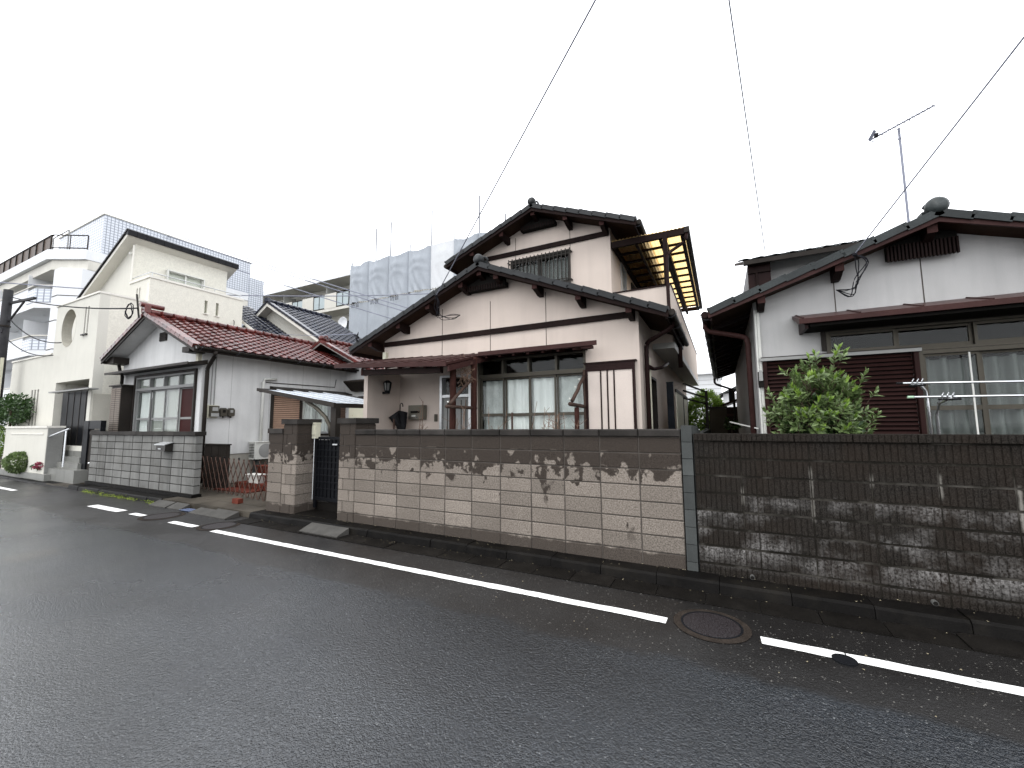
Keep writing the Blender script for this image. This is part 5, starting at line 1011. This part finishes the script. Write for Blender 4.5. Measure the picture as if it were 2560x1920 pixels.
# utility pole at the left edge
up = thing('utility_pole', 'dark utility pole with a short crossarm at the left edge of the street', 'utility pole', (-24.2, -.02, 0))
part('pole', MB().tube([(-24.2, -.02, 0), (-24.2, -.02, 6.95)], .17, 12, .13), UPOLE, up, smooth=True); part('crossarm', MB().bar((-24.2, .05, 6.45), (-21.5, .05, 6.25), .08, .08), UPOLE, up); part('arm_brace', MB().bar((-24.15, .05, 5.7), (-22.6, .05, 6.28), .05, .05), UPOLE, up)
part('cable_guard', MB().box(-24.04, -23.98, -.06, .02, 0, 4.3), CPL, up)
part('pole_band', MB().lathe((-24.2, -.02, 5.5), [(.16, 0), (.16, .06)], 12), BRN, up)
part('coiled_lead', MB().tube([(-24.05 + .12 * math.sin(i * .8), -.1, 5.35 + .1 * math.cos(i * .8)) for i in range(18)], .012, 5), CABLEK, up)

# ================================================================ NAVY-TILED HOUSE BEHIND
nh = thing('navy_tiled_house', 'cream house with glossy navy pantiles rising behind the red roof', 'house', (-18, 8, 0)); AN = math.atan(.57)
gable_wall(nh, None, -21.2, -14.9, 3.0, -18.0, 7.17, .57, 6.62, .15, CREAM); part('side_wall', MB(TS(-14.9)).walls(6.78, 9.4, 0, 5.35, [], -.15, 0), CREAM, nh)
gable_roof(nh, -18.0, 7.3, 3.6, 3.6, 6.15, 9.6, AN, TILEN, BEIGEW, (), 6.62, fld=('s', 't'), soff=BEIGEW, barge=BEIGEW, bh=.20, orn=0, stepv=.26, gut=BEIGEW)
tile_field(nh, 'R', (-14.4, 6.27, 7.3 - 3.6 * .57 - .035), AN, 12, 17, .27, 3.6 / math.cos(AN) / 17, TILEN, limit=204)
part('ridge_end_tile', MB().box(-18.12, -17.88, 6.10, 6.25, 7.25, 7.42), TILEN, nh)
part('wing_deck', MB().prism([(-16.6, 4.98, 5.44), (-20.0, 4.98, 7.38), (-20.0, 4.98, 7.26), (-16.6, 4.98, 5.32)], (0, 1.64, 0)), BEIGEW, nh); part('wing_fascia', MB().box(-16.66, -16.56, 4.98, 6.62, 5.16, 5.40), BEIGEW, nh)
part('wing_wall', MB().box(-21, -17.2, 5.1, 6.61, 2.5, 5.4), CREAM, nh)
tile_field(nh, 'R', (-16.58, 5.0, 5.44), math.atan(.57), 6, 16, .27, 3.4 / math.cos(AN) / 16, TILEN, limit=96)

# ================================================================ APARTMENTS UNDER SCAFFOLD
ap = thing('cream_apartment_block', 'long cream apartment block with balconies, its right part wrapped in sheeting', 'building', (-30, 20, 0))
part('main_wall', MB().box(-48, -10, 19.3, 30, 0, 13.7), APC, ap); part('roof_slab', MB().box(-48.5, -25.3, 17.6, 19.29, 13.72, 14.05).box(-48.5, -10, 19.291, 30.5, 13.72, 14.05), APC, ap); part('roof_fascia', MB().box(-48.5, -25.3, 17.55, 17.598, 13.66, 14.12), APW, ap)
for fl in range(4):
    zf = 11.15 - 2.8 * fl; bs = part('balcony_slab', MB().box(-48, -25.6, 17.95, 19.29, zf, zf + .24), APC, ap)
    for k in range(14):
        x1 = -26.5 - k * 1.42; x0 = x1 - 1.36
        if k % 2 == 0:
            f = part('balcony_glass', MB().box(x0, x1, 17.99, 18.01, zf + .36, zf + 1.42), mat('frosted_panel', (.42, .48, .49), .25, .05), ap)
            part('glass_frame', MB().box(x0 - .03, x1 + .03, 17.96, 18.03, zf + 1.43, zf + 1.5).box(x0 - .03, x1 + .03, 17.96, 18.03, zf + .27, zf + .35).box((x0 + x1) / 2 - .025, (x0 + x1) / 2 + .025, 17.965, 18.025, zf + .351, zf + 1.429).box(x0 - .03, x0, 17.965, 18.025, zf + .351, zf + 1.429).box(x1, x1 + .03, 17.965, 18.025, zf + .351, zf + 1.429), BRN, f)
        else: part('balcony_panel', MB().box(x0 - .02, x1 + .02, 17.93, 18.07, zf + .241, zf + 1.5), APC, ap)
        if k % 3 == 1: part('balcony_window', MB().box(x0, x1 + .8, 19.26, 19.299, zf + .3, zf + 2.2), DARK, ap)
        if k % 4 == 2: part('privacy_screen', MB().box(x1, x1 + .05, 18.1, 19.28, zf + .25, zf + 2.3), APS, ap)
    for x in (-29.9, -35.6, -41): part('drain_pipe', MB().tube([(x, 18.9, zf), (x, 18.9, zf + 2.55)], .06, 6), APS, ap)
sd = thing('satellite_dish', 'round white satellite dish on an apartment balcony beside the grey sheeting', 'satellite dish', (-26.9, 17.9, 9.8))
part('dish', MB().lathe((-26.85, 17.75, 9.85), [(.02, .16), (.3, .1), (.52, .0), (.54, .01), (.3, .12), (.02, .18)], 20, 'y'), APW, sd); part('arm', MB().tube([(-26.85, 17.9, 9.5), (-26.85, 17.5, 9.4), (-26.85, 17.3, 9.8)], .03, 6), GPL, sd)
sc = thing('scaffold', 'builders scaffold hung with grey soundproof sheets on the apartment block', 'scaffold', (-18, 17, 0))
bx = [-25.2, -23.23, -21.21, -19.36, -17.42, -15.46, -13.53, -11.6, -9.7]; tops = [14.3, 16.58, 16.73, 14.62, 16.71, 14.6, 16.73, 15.0, 14.5]
for i, x in enumerate(bx):
    xx = x + (.55 if i == 1 else 0); part('standard_pole', MB().tube([(xx, 17.1, 0), (xx, 17.1, tops[i])], .042, 6), POLE, sc)
for z in (13.6, 11.8, 10.9, 9.1): part('ledger_pole', MB().tube([(bx[0], 17.14, z), (bx[-1], 17.14, z)], .025, 6), POLE, sc)
part('top_rail', MB().tube([(-25.15, 17.1, 14.1), (-25.15, 17.1, 14.75)], .02, 5).tube([(-25.15, 17.1, 14.5), (-24.2, 17.1, 14.5)], .02, 5).tube([(-24.2, 17.1, 14.1), (-24.2, 17.1, 14.75)], .02, 5).tube([(-23.85, 17.1, 14.1), (-23.85, 17.1, 14.75)], .02, 5).tube([(-23.85, 17.1, 14.55), (-23.3, 17.1, 14.55)], .02, 5).tube([(-23.3, 17.1, 14.1), (-23.3, 17.1, 14.75)], .02, 5), POLE, sc)
rng = random.Random(21)
def tarp(x0, x1, z0, z1, m, sag, seed, full=1):
    r2 = random.Random(seed); ph = [r2.uniform(0, 6) for _ in range(6)]; ctr = r2.uniform(.35, .65)
    def fn(i, j):
        x = x0 + (x1 - x0) * i; zt = z1 - sag * math.sin(math.pi * i) ** 1.5; z = z0 + (zt - z0) * j
        edge = math.sin(math.pi * i); d = (1 - j)
        fold = .06 * math.sin((i - ctr) * (9 + 5 * d) + ph[0] + 2.2 * d * (i - ctr)) * edge + .025 * math.sin((i - .5) * 26 / (1 + .8 * d) + ph[1] + 3 * d) * edge * (1 - .4 * d)
        sw = .07 * math.exp(-((j - .78 + .5 * (i - .5) ** 2) / .10) ** 2) * edge + .05 * math.exp(-((j - .6 + .9 * (i - .5) ** 2) / .07) ** 2) * edge
        diag = .06 * math.sin((i * 1.3 + j) * 16 + ph[2]) * math.exp(-j * 3.2) * edge
        return (x, 17.0 - .34 * max(0, edge) ** .5 * full - fold * full - sw * full - diag * full, z)
    b = MB(); b.grid(fn, 34, 40); return part('sheet', b, m, sc, smooth=True)
for i in range(8):
    m_ = TARPW if i == 4 else TARP; f = .35 if i == 4 else 1
    tarp(bx[i], bx[i + 1] + .08, 10.92, 14.06, m_, .30 if i != 4 else .03, 30 + i, f); tarp(bx[i], bx[i + 1] + .08, 4.6, 10.88, m_, .05, 60 + i, f * .8)
    e = MB()
    for k in range(9):
        x = bx[i] + .1 + k * .21; e.tube([(x, 16.9, 10.84), (x + .03, 16.86, 10.9), (x, 16.9, 10.98)], .012, 4)
    part('lacing', e, INK, sc)
for x in (-23.9, -21.95, -20.05):
    tc = bpy.data.curves.new('notice', 'FONT'); tc.body = '防音'; tc.size = .42; tc.extrude = .003; tc.align_x = 'CENTER'
    to = bpy.data.objects.new('notice', tc); me = bpy.data.meshes.new_from_object(to); bpy.data.objects.remove(to)
    o = bpy.data.objects.new('printed_notice', me); S.collection.objects.link(o); me.materials.clear(); me.materials.append(INK); WL[o.name] = Vector((x, 16.36, 10.42))
    o.parent = sc; o.matrix_basis = Matrix.Translation(Vector((x, 16.36, 10.42)) - WL[sc.name]) @ Matrix.Rotation(R(90), 4, 'X')

# ================================================================ WHITE HOUSE ON THE RIGHT
wh = thing('white_tiled_house', 'grey white stucco house with dark tiled gable and maroon shutters on the right', 'house', (2.7, 6, 0)); AW = math.atan(.34)
part('front_wall', MB(TF(2.5)).walls(.526, 5.6, 0, 3.2, [(1.42, 5.3, 2.62, 2.98), (2.40, 5.3, .45, 2.615)], -.14, 0), WHTR, wh)
gable_wall(wh, None, .526, 5.6, 3.2, 2.62, 4.27, .34, 2.5, .14, WHTR)
part('side_wall', MB(TX(.526)).walls(2.64, 12.5, 0, 3.54, [], -.14, 0), WHTR, wh)
gable_roof(wh, 2.62, 4.38, 2.73, 2.95, 2.1, 12.7, AW, TILEG, BOARD, (.62, 1.58, 2.57, 3.56, 4.6), 2.5, fld=('s', 's'), barge=HOODM, bh=.10, orn=.12, stepv=.34, gut=BOARD)
for x in (1.567, 2.53): part('wall_joint', MB().box(x - .006, x + .006, 2.4955, 2.4985, 3.26, 3.9), MORT, wh)
gv = part('gable_vent', MB().prism([(2.16, 2.40, 3.90), (2.88, 2.40, 3.90), (2.88, 2.40, 4.16), (2.62, 2.40, 4.24), (2.16, 2.40, 4.09)], (0, .08, 0)), DARK, wh)
for i in range(19): part('vent_slat', MB().box(2.155 + i * .039, 2.175 + i * .039, 2.36, 2.399, 3.86, 4.08), WOOD, gv)
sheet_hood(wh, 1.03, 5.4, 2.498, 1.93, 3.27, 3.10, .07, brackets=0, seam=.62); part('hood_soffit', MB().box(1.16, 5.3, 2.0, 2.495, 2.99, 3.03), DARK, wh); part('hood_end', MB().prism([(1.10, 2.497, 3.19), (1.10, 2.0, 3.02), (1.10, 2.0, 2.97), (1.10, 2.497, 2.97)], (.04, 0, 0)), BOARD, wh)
window(wh, TF(2.5), 1.42, 5.3, 2.62, 2.98, 5, None, None, ALU, None, None, fw=.03, name='transom_window')
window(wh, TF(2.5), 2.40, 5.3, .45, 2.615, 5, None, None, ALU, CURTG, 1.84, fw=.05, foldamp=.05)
part('window_head', MB(TF(2.5)).box(1.36, 5.3, .001, .06, 2.985, 3.05).box(1.36, 1.415, .001, .05, 2.70, 2.98), BRN, wh)
part('white_strip', MB().bar((2.865, 2.43, .5), (2.875, 2.43, 2.55), .016, .016), WPL, wh)
slats(wh, 'shutter', TF(2.5), .66, 2.34, .5, 2.60, 36, MAROON, .035)
part('shutter_frame', MB(TF(2.5)).box(.60, .655, .002, .07, .45, 2.60).box(2.345, 2.395, .002, .075, .45, 2.60), MAROON, wh); part('shutter_cap', MB(TF(2.5)).box(.58, 2.42, .002, .09, 2.602, 2.66), BRN, wh); part('cap_edge', MB(TF(2.5)).box(.56, 2.42, .0905, .10, 2.60, 2.645), GPL, wh)
pipe(wh, [(-.17, 2.7, 3.40), (-.17, 2.72, 3.22), (.40, 2.72, 3.06), (.44, 2.72, 3.0), (.44, 2.72, .2)], .042, HOODM)
pipe(wh, [(-.17, 12.0, 3.3), (-.17, 12.0, 3.1), (.42, 12.0, 2.85), (.44, 12.0, .2)], .04, BRN)
for x, r_ in ((.545, .016), (.575, .012), (.592, .010)): part('conduit', MB().tube([(x, 2.47, .2), (x, 2.47, 3.42)], r_, 6), WPL, wh)
part('cable_box', MB(TF(2.5)).box(.53, .60, .03, .08, 2.20, 2.44), DARK, wh); part('cable_box_cover', MB(TF(2.5)).box(.54, .59, .081, .10, 2.30, 2.46), GPL, wh)
for i in range(14): part('eave_rafter', MB().prism([(.50, 2.9 + i * .68, 3.50), (-.08, 2.9 + i * .68, 3.30), (-.08, 2.9 + i * .68, 3.25), (.50, 2.9 + i * .68, 3.43)], (0, .06, 0)), WOOD, wh)
# taller rear part with its own tiled eave
part('rear_upper_wall', MB(TF(5.5)).walls(1.10, 5.6, 3.4, 5.26, [], -.14, 0), WHTR, wh); part('rear_side_wall', MB(TX(1.10)).walls(5.65, 9, 3.4, 5.12, [], -.14, 0), WHTR, wh)
part('brown_bay', MB().box(.66, 1.08, 5.12, 8, 3.9, 5.06), BOARD, wh); part('bay_board', MB().box(.655, 1.08, 5.08, 5.118, 4.86, 4.92), WOOD, wh); part('bay_board', MB().box(.80, .84, 5.08, 5.118, 3.9, 4.859), WOOD, wh)
part('rear_deck', MB().prism([(.58, 5.02, 5.13), (.58, 9.0, 6.5), (.58, 9.0, 6.42), (.58, 5.02, 5.05)], (5.2, 0, 0)), SOFF, wh); part('rear_gutter', MB().box(.58, 5.7, 4.93, 5.015, 5.02, 5.11), BRN, wh)
tile_field(wh, 'F', (.56, 4.97, 5.125), math.atan(.345), 18, 8, .28, .27, TILEG, limit=60)
at = thing('tv_antenna', 'slender rooftop television antenna on a thin mast above the white house', 'antenna', (3.62, 6, 4.1))
part('mast', MB().tube([(3.62, 6, 3.9), (3.62, 6, 7.80)], .022, 7), CABLE, at); bl_, br_ = Vector((3.20, 6.24, 7.82)), Vector((4.02, 5.53, 7.82))
part('boom', MB().tube([bl_, br_], .016, 6), CABLE, at); dd = (br_ - bl_).normalized(); nn_ = Vector((dd.y, -dd.x, 0))
part('support_bar', MB().tube([bl_.lerp(br_, .22), bl_.lerp(br_, .24) - Vector((0, 0, .09)), bl_.lerp(br_, .62) - Vector((0, 0, .09)), bl_.lerp(br_, .66)], .008, 6), CABLE, at)
for k in range(13):
    p = bl_.lerp(br_, .12 + k * .072); part('element', MB().tube([p - nn_ * .085, p + nn_ * .085], .006, 4), CABLE, at)
part('reflector', MB().bar(bl_ + Vector((0, 0, 0)), bl_ + dd * .12 + Vector((0, 0, .16)), .10, .008).bar(bl_, bl_ + dd * .12 - Vector((0, 0, .12)), .10, .008), CABLE, at); part('feed_box', MB().box(3.26, 3.32, 6.10, 6.16, 7.80, 7.88), CABLEK, at)
part('mast_clamp', MB().lathe((3.62, 6, 5.55), [(.03, 0), (.03, .03)], 8).lathe((3.62, 6, 7.55), [(.03, 0), (.03, .03)], 8), CABLE, at); part('booster_box', MB().box(3.53, 3.72, 5.9, 5.97, 4.80, 4.98), GPL, at)

# shrub with leaf whorls
bs_ = thing('broadleaf_shrub', 'glossy green broadleaf shrub in front of the maroon shutters', 'shrub', (1.05, 1.25, .07))
rng = random.Random(42); lm = [leaf_mesh('leaf', .105, .042, LEAF), leaf_mesh('leaf', .088, .036, LEAF)]; ly = [leaf_mesh('leaf', .085, .034, LEAFY)]; lv = []
tips = []
for _ in range(400):
    while True:
        q = Vector((rng.uniform(-1, 1), rng.uniform(-1, 1), rng.uniform(-1, 1)))
        if .55 < q.length < 1: break
    p = Vector((1.03, 1.25, 1.72)) + Vector((q.x * .50 * (1 - .25 * max(0, q.z)), q.y * .40, q.z * .68)); tips.append((p, q))
for p in ((1.28, 1.2, 2.52), (1.24, 1.18, 2.44), (1.33, 1.22, 2.46), (1.05, 1.2, 2.46), (.98, 1.15, 2.42), (.72, 1.15, 2.28), (1.5, 1.2, 2.2), (1.58, 1.2, 2.0), (1.56, 1.15, 1.72), (.5, 1.15, 1.78), (.55, 1.15, 2.02), (.52, 1.2, 1.7)): tips.append((Vector(p), Vector((p[0] - 1.03, -.3, .6))))
stem = MB()
for p, q in tips:
    ax = (q.normalized() * .8 + Vector((rng.gauss(0, .3), rng.gauss(0, .3), .55 + rng.gauss(0, .2)))).normalized(); u = ax.orthogonal().normalized(); v = ax.cross(u); a0 = rng.uniform(0, 6); kk = rng.randint(6, 9)
    stem.tube([p - ax * .16, p], .004, 4)
    for i in range(kk + 3):
        a = a0 + i * 2.4; sp = rng.uniform(.5, 1.0) if i < kk else .2; d = (u * math.cos(a) + v * math.sin(a)) * sp + ax * (.55 if i < kk else 1); d = d.normalized()
        zz = (ax - d * ax.dot(d)).normalized(); xx = d.cross(zz); base = p - ax * .012 * (kk - i); s_ = rng.uniform(.75, 1.15)
        M = Matrix(((xx.x * s_, d.x * s_, zz.x * s_, base.x), (xx.y * s_, d.y * s_, zz.y * s_, base.y), (xx.z * s_, d.z * s_, zz.z * s_, base.z), (0, 0, 0, 1))); lv.append((base.y - .35 * base.z, M, rng.choice(lm) if i < kk else ly[0]))
lv.sort(key=lambda t: t[0]); rest = MB()
vis = [t for t in lv if t[1].translation.z > 1.5]; hid = [t for t in lv if t[1].translation.z <= 1.5]
for t in vis[:300]: piece('leaf', t[2], bs_, t[1])
for t in vis[300:] + hid: rest.add([tuple(t[1] @ v.co) for v in t[2].vertices], [tuple(f.vertices) for f in t[2].polygons])
part('leaves', rest, LEAF, bs_, kind='stuff', norm=False)
for k in range(7):
    a = k * .9; stem.tube([(1.03, 1.25, .07), (1.03 + .12 * math.cos(a), 1.25 + .1 * math.sin(a), .8), (1.03 + .3 * math.cos(a), 1.25 + .22 * math.sin(a), 1.8)], .016, 6, .007)
part('stem', stem, BARK, bs_)
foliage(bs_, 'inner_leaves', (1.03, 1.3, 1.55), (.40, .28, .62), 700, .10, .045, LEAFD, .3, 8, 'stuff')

# laundry stand and its two poles
ls = thing('laundry_stand', 'chrome laundry stand with two curved arms behind the black wall', 'laundry stand', (2.03, 1.15, .07))
part('upright', MB().tube([(2.02, 1.2, .1), (2.02, 1.2, 1.88), (2.00, 1.17, 2.0), (1.94, 1.10, 2.06), (1.86, 1.08, 2.065)], .017, 8), STEEL, ls, smooth=True)
part('upright', MB().tube([(2.07, 1.16, .1), (2.07, 1.16, 1.72), (2.08, 1.10, 1.86), (2.12, 1.02, 1.895), (2.18, .98, 1.90)], .017, 8), STEEL, ls, smooth=True)
for x, y, z in ((1.87, 1.08, 2.08), (1.91, 1.08, 2.08), (1.95, 1.09, 2.08), (2.06, .98, 1.915), (2.10, .98, 1.915), (2.14, .98, 1.915)): part('hook', MB().tube([(x, y - .02, z - .02), (x - .005, y - .03, z + .02), (x + .01, y - .03, z + .045)], .007, 5), STEEL, ls)
part('arm_shelf', MB().tube([(1.84, 1.06, 2.055), (1.98, 1.08, 2.055)], .012, 6), BPL, ls); part('arm_shelf', MB().tube([(2.03, .97, 1.893), (2.2, .96, 1.893)], .012, 6), BPL, ls)
tag(part('laundry_pole', MB().tube([(1.755, 1.07, 2.085), (3.4, 1.07, 2.035)], .0115, 8), STEEL, None, (2.5, 1.07, 2.06), smooth=True), 'upper chrome laundry pole with a grey end cap', 'laundry pole', 'laundry poles on the stand')
tag(part('laundry_pole', MB().tube([(1.80, .97, 1.925), (3.3, .97, 1.90)], .0115, 8), STEEL, None, (2.5, .97, 1.91), smooth=True), 'lower chrome laundry pole with a pale green tip', 'laundry pole', 'laundry poles on the stand')
for o_, p, m_ in ((bpy.data.objects['laundry_pole'], (1.74, 1.07, 2.0855), BPL), (bpy.data.objects['laundry_pole.001'], (1.79, .97, 1.9253), mat('pale_green_cap', (.35, .50, .36), .5, .05))): part('end_cap', MB().tube([p, (p[0] + .05, p[1], p[2] - .001)], .0135, 8), m_, o_)

# ================================================================ BETWEEN THE HOUSES
solo('slate_post', MB().box(-1.09, -.95, 5.0, 5.12, .07, 2.57).box(-1.095, -.945, 4.995, 5.125, 2.571, 2.60), SLATE, 'square blue black post beside the pink house wall', 'post', (-1.02, 5.06, .07))
pf = thing('panel_fence', 'cream panelled screen with dark frame behind the blue black post', 'fence', (-.93, 7, .07))
for y0, y1 in ((5.3, 7.1), (7.25, 8.6)):
    part('screen_panel', MB().box(-.93, -.91, y0, y1, .9, 2.38), mat('pale_cream_panel', (.80, .78, .64), .6, .04, dirt=((.45, .42, .3), 9, .66, .72, .6)), pf)
part('screen_frame', MB().box(-.94, -.90, 5.24, 8.66, 2.382, 2.45).box(-.94, -.90, 7.11, 7.24, .2, 2.38).box(-.94, -.90, 8.61, 8.68, .2, 2.38).box(-.94, -.90, 5.24, 8.66, .84, .898), BRN, pf)
gf = thing('pergola', 'dark bronze pergola frame crossing the gap between the houses', 'pergola', (-.4, 8, .07))
part('post', MB().box(-.40, -.33, 8.0, 8.1, .07, 2.58), BRN, gf)
for z in (2.55, 2.38, 2.2): part('rail', MB().bar((-.38, 8.05, z), (-.78, 5.6, z + .05), .035, .035), BRN, gf)
gw = thing('dark_fence_panel', 'dull brown fence panel closing the passage between the houses', 'fence', (-.1, 8.3, .07)); part('panel_board', MB().box(-.32, .13, 8.3, 8.34, .07, 2.06), mat('olive_brown_board', (.045, .038, .028), .7, .2), gw); part('top_rail', MB().box(-.34, .15, 8.28, 8.36, 2.062, 2.13), BRN, gw)
bsd = thing('maroon_shed', 'small maroon shed seen at the end of the passage', 'shed', (.33, 12.6, 0)); part('shed_wall', MB().box(.17, .9, 12.6, 14, 0, 2.25), BOARD, bsd); part('shed_roof', MB().prism([(.05, 12.4, 2.28), (.95, 12.4, 2.62), (.95, 12.4, 2.70), (.05, 12.4, 2.36)], (0, 2, 0)), HOODM, bsd); part('shed_chimney', MB().box(.28, .46, 12.9, 13.1, 2.4, 2.98), IRON, bsd); part('shed_rail', MB().box(.17, .52, 12.55, 12.598, 1.9, 2.0), HOODM, bsd)
t = thing('tall_hedge', 'yellow green hedge at the end of the passage', 'hedge', (-.65, 13, 0)); foliage(t, 'foliage', (-.55, 13.2, 1.5), (.72, .6, 1.40), 7000, .13, .07, LEAFY, .88, 9, None, .6); foliage(t, 'inner_leaves', (-.55, 13.3, 1.3), (.70, .5, 1.2), 1500, .12, .06, LEAFD, .3, 10); part('stem', MB().tube([(-.6, 13.2, 0), (-.6, 13.2, 1.8)], .05, 6), BARK, t)
fb = thing('white_sided_house', 'pale white sided house far behind the passage hedge', 'house', (-.5, 32, 0)); part('wall', MB().box(-3.2, .1, 32, 38, 0, 5.6), SIDING, fb)
for i in range(8): part('siding_joint', MB().box(-3.2, .1, 31.985, 31.999, 2.6 + i * .36, 2.62 + i * .36), GPL, fb)
part('roof', MB().box(-3.4, .25, 31.7, 38.3, 5.601, 5.7), SIDING, fb)
fh = thing('grey_gabled_house', 'distant house with a small grey gable beyond the maroon shed', 'house', (.9, 26, 0)); part('wall', MB().box(.15, 3, 26, 30, 0, 3.6), SIDING, fh); part('roof', MB().prism([(-.1, 25.7, 3.55), (1.5, 25.7, 4.35), (3.2, 25.7, 3.55), (3.2, 25.7, 3.45), (1.5, 25.7, 4.2), (-.1, 25.7, 3.45)], (0, 4.6, 0)), CONC, fh)
solo('white_board', MB().prism([(.12, 3.2, 1.69), (.50, 2.6, 1.58), (.50, 2.6, 1.56), (.12, 3.2, 1.67)], (0, .25, .0)), WPL, 'thin white board leaning in the passage beside the white house', 'board', (.3, 3.0, 1.55))
t = thing('potted_fern', 'small dull green plant at the back of the passage', 'plant', (.2, 7.9, .07)); foliage(t, 'foliage', (.22, 7.8, 1.62), (.16, .16, .2), 260, .09, .035, LEAFD, .5, 12); part('stem', MB().tube([(.22, 7.8, .07), (.22, 7.8, 1.6)], .015, 5), BARK, t)

# ================================================================ OVERHEAD CABLES
def cable(label, a, b, r=.012, sag=.1, m=CABLE, group='overhead cables', n=24, ext=1.0):
    a, b = Vector(a), Vector(b); b = a + (b - a) * ext; pts = [a.lerp(b, i / n) - Vector((0, 0, 4 * sag * (i / n) * (1 - i / n))) for i in range(n + 1)]
    return solo('overhead_cable', MB().tube(pts, r, 6), m, label, 'cable', tuple(a), group)
cable('service cable rising steeply from the pink house gable', (-5.30, 1.98, 4.42), (4.2, -4.72, 7.85), .010, .0)
cable('thin pale cable rising almost straight up from the rear of the white house', (.985, 4.9, 5.18), (-.55, -6.4, 7.9), .008, .0, mat('pale_cable', (.36, .40, .46), .6, .05))
cable('service cable crossing in front of the antenna to the white house gable', (1.72, 2.02, 3.93), (4.2, -5.1, 7.25), .008, .0)
cable('upper of the long cables sloping down behind the cream house roof', (-44.6, 3.1, 19.5), (-15.9, 13, 8.50), .028, .25, ext=1.10)
cable('middle of the long cables sloping down behind the cream house roof', (-44.4, 3.1, 19.05), (-16.6, 13, 8.46), .028, .12, ext=1.10)
cable('lowest of the long cables sloping down behind the cream house roof', (-43.5, 3.3, 18.6), (-17.6, 13, 8.25), .028, .42, ext=1.10)
cable('long level cable running behind the pink gable above the red roof', (-25.6, .0, 7.5), (-12.4, 10.2, 8.0), .022, .35, ext=1.08)
cable('black cable from the utility pole to the red roof gable', (-24.0, -.02, 6.66), (-14.6, .40, 5.02), .02, .16, CABLEK)
cable('black lower cable from the utility pole past the cream house wall', (-24.0, -.02, 5.9), (-19.6, .3, 4.5), .018, .3, CABLEK)
cable('sagging black cable low on the utility pole', (-24.0, -.02, 5.1), (-20.4, .35, 4.15), .016, .25, CABLEK)
cable('thin cable strung between the navy roof and the pink gable', (-14.6, 4.6, 5.1), (-7.70, 2.0, 3.85), .009, .05)
# loops and brackets where the cables land
def loops(name, c, r, label, n=3):
    b = MB(); rg = random.Random(n)
    for k in range(n): b.tube([Vector(c) + Vector((r * (.6 + .4 * k / n) * math.cos(i * .55 + k), rg.uniform(-.02, .02), r * (.8 + .2 * k / n) * math.sin(i * .55 + k))) for i in range(11)], .012, 5)
    solo('cable_loops', b, CABLEK, label, 'cable', tuple(c), 'coiled cable loops at the gables')
loops('a', (-15.15, .42, 5.02), .26, 'black cable coil in front of the red roof peak', 3)
def drop(name, pts, label):
    b = MB(); rg = random.Random(len(pts))
    for k in range(5): b.tube(curve([Vector(p) + Vector((rg.uniform(-.07, .07), rg.uniform(-.04, .04), rg.uniform(-.07, .07))) * (0 < i < len(pts) - 1) for i, p in enumerate(pts)], 5), .0065, 5)
    b.lathe(pts[0], [(.012, -.03), (.03, -.015), (.03, .015), (.012, .03)], 10); solo('cable_drop', b, CABLEK, label, 'cable', tuple(pts[0]), 'hanging cable loops at the gables')
drop('b', [(-5.30, 1.98, 4.42), (-5.32, 2.02, 4.2), (-5.26, 2.1, 4.0), (-5.1, 2.2, 3.98), (-4.98, 2.42, 4.05)], 'tangle of black cables hanging from the pink gable bracket')
drop('c', [(1.72, 2.02, 3.93), (1.80, 2.05, 3.78), (1.78, 2.1, 3.55), (1.66, 2.2, 3.46), (1.58, 2.45, 3.58)], 'bundle of black cables hanging from the white house gable')
drop('d', [(-7.62, 2.0, 3.75), (-7.70, 2.0, 3.85), (-7.72, 2.05, 3.7), (-7.55, 2.1, 3.5)], 'black cable loop at the left eave of the pink house')
pm = thing('roof_mast', 'short iron bracket mast at the peak of the red roof', 'mast', (-14.45, .5, 4.9)); part('mast_tube', MB().tube([(-14.6, .45, 4.75), (-14.75, .42, 5.45)], .025, 6), ALUD, pm)

rf = thing('roof_aerial', 'tiny thin aerial rod tilted behind the upper right slope of the pink house', 'antenna', (-3.5, 7, 6.6)); part('rod', MB().tube([(-3.5, 7, 6.5), (-3.42, 7, 8.42)], .012, 5), CABLE, rf); part('boom', MB().tube([(-3.62, 7, 8.31), (-3.17, 7, 8.65)], .012, 5), CABLE, rf)
# grit, leaf crumbs and paper bits in the gutter and on the kerb
rng = random.Random(77); b = MB()
for _ in range(420):
    x = rng.uniform(-7.5, 3.5); y = rng.choice([rng.gauss(-.285, .02), rng.uniform(-.24, -.01), rng.uniform(-1.6, -.3), rng.gauss(-.02, .01)]); z = .113 if y > -.235 else .012 if y > -.56 else .004
    a = rng.uniform(0, 6); l = rng.uniform(.004, .011); b.add([(x + l * math.cos(a + k * 2.1), y + l * math.sin(a + k * 2.1), z + (.004 if k == 1 else .001)) for k in range(3)], [(0, 1, 2)])
tag(part('gutter_grit', b, mat('pale_grit', (.22, .19, .13), .9, .5, 40), norm=False), 'scattered pale grit and leaf crumbs along the kerb', 'grit', kind='stuff')
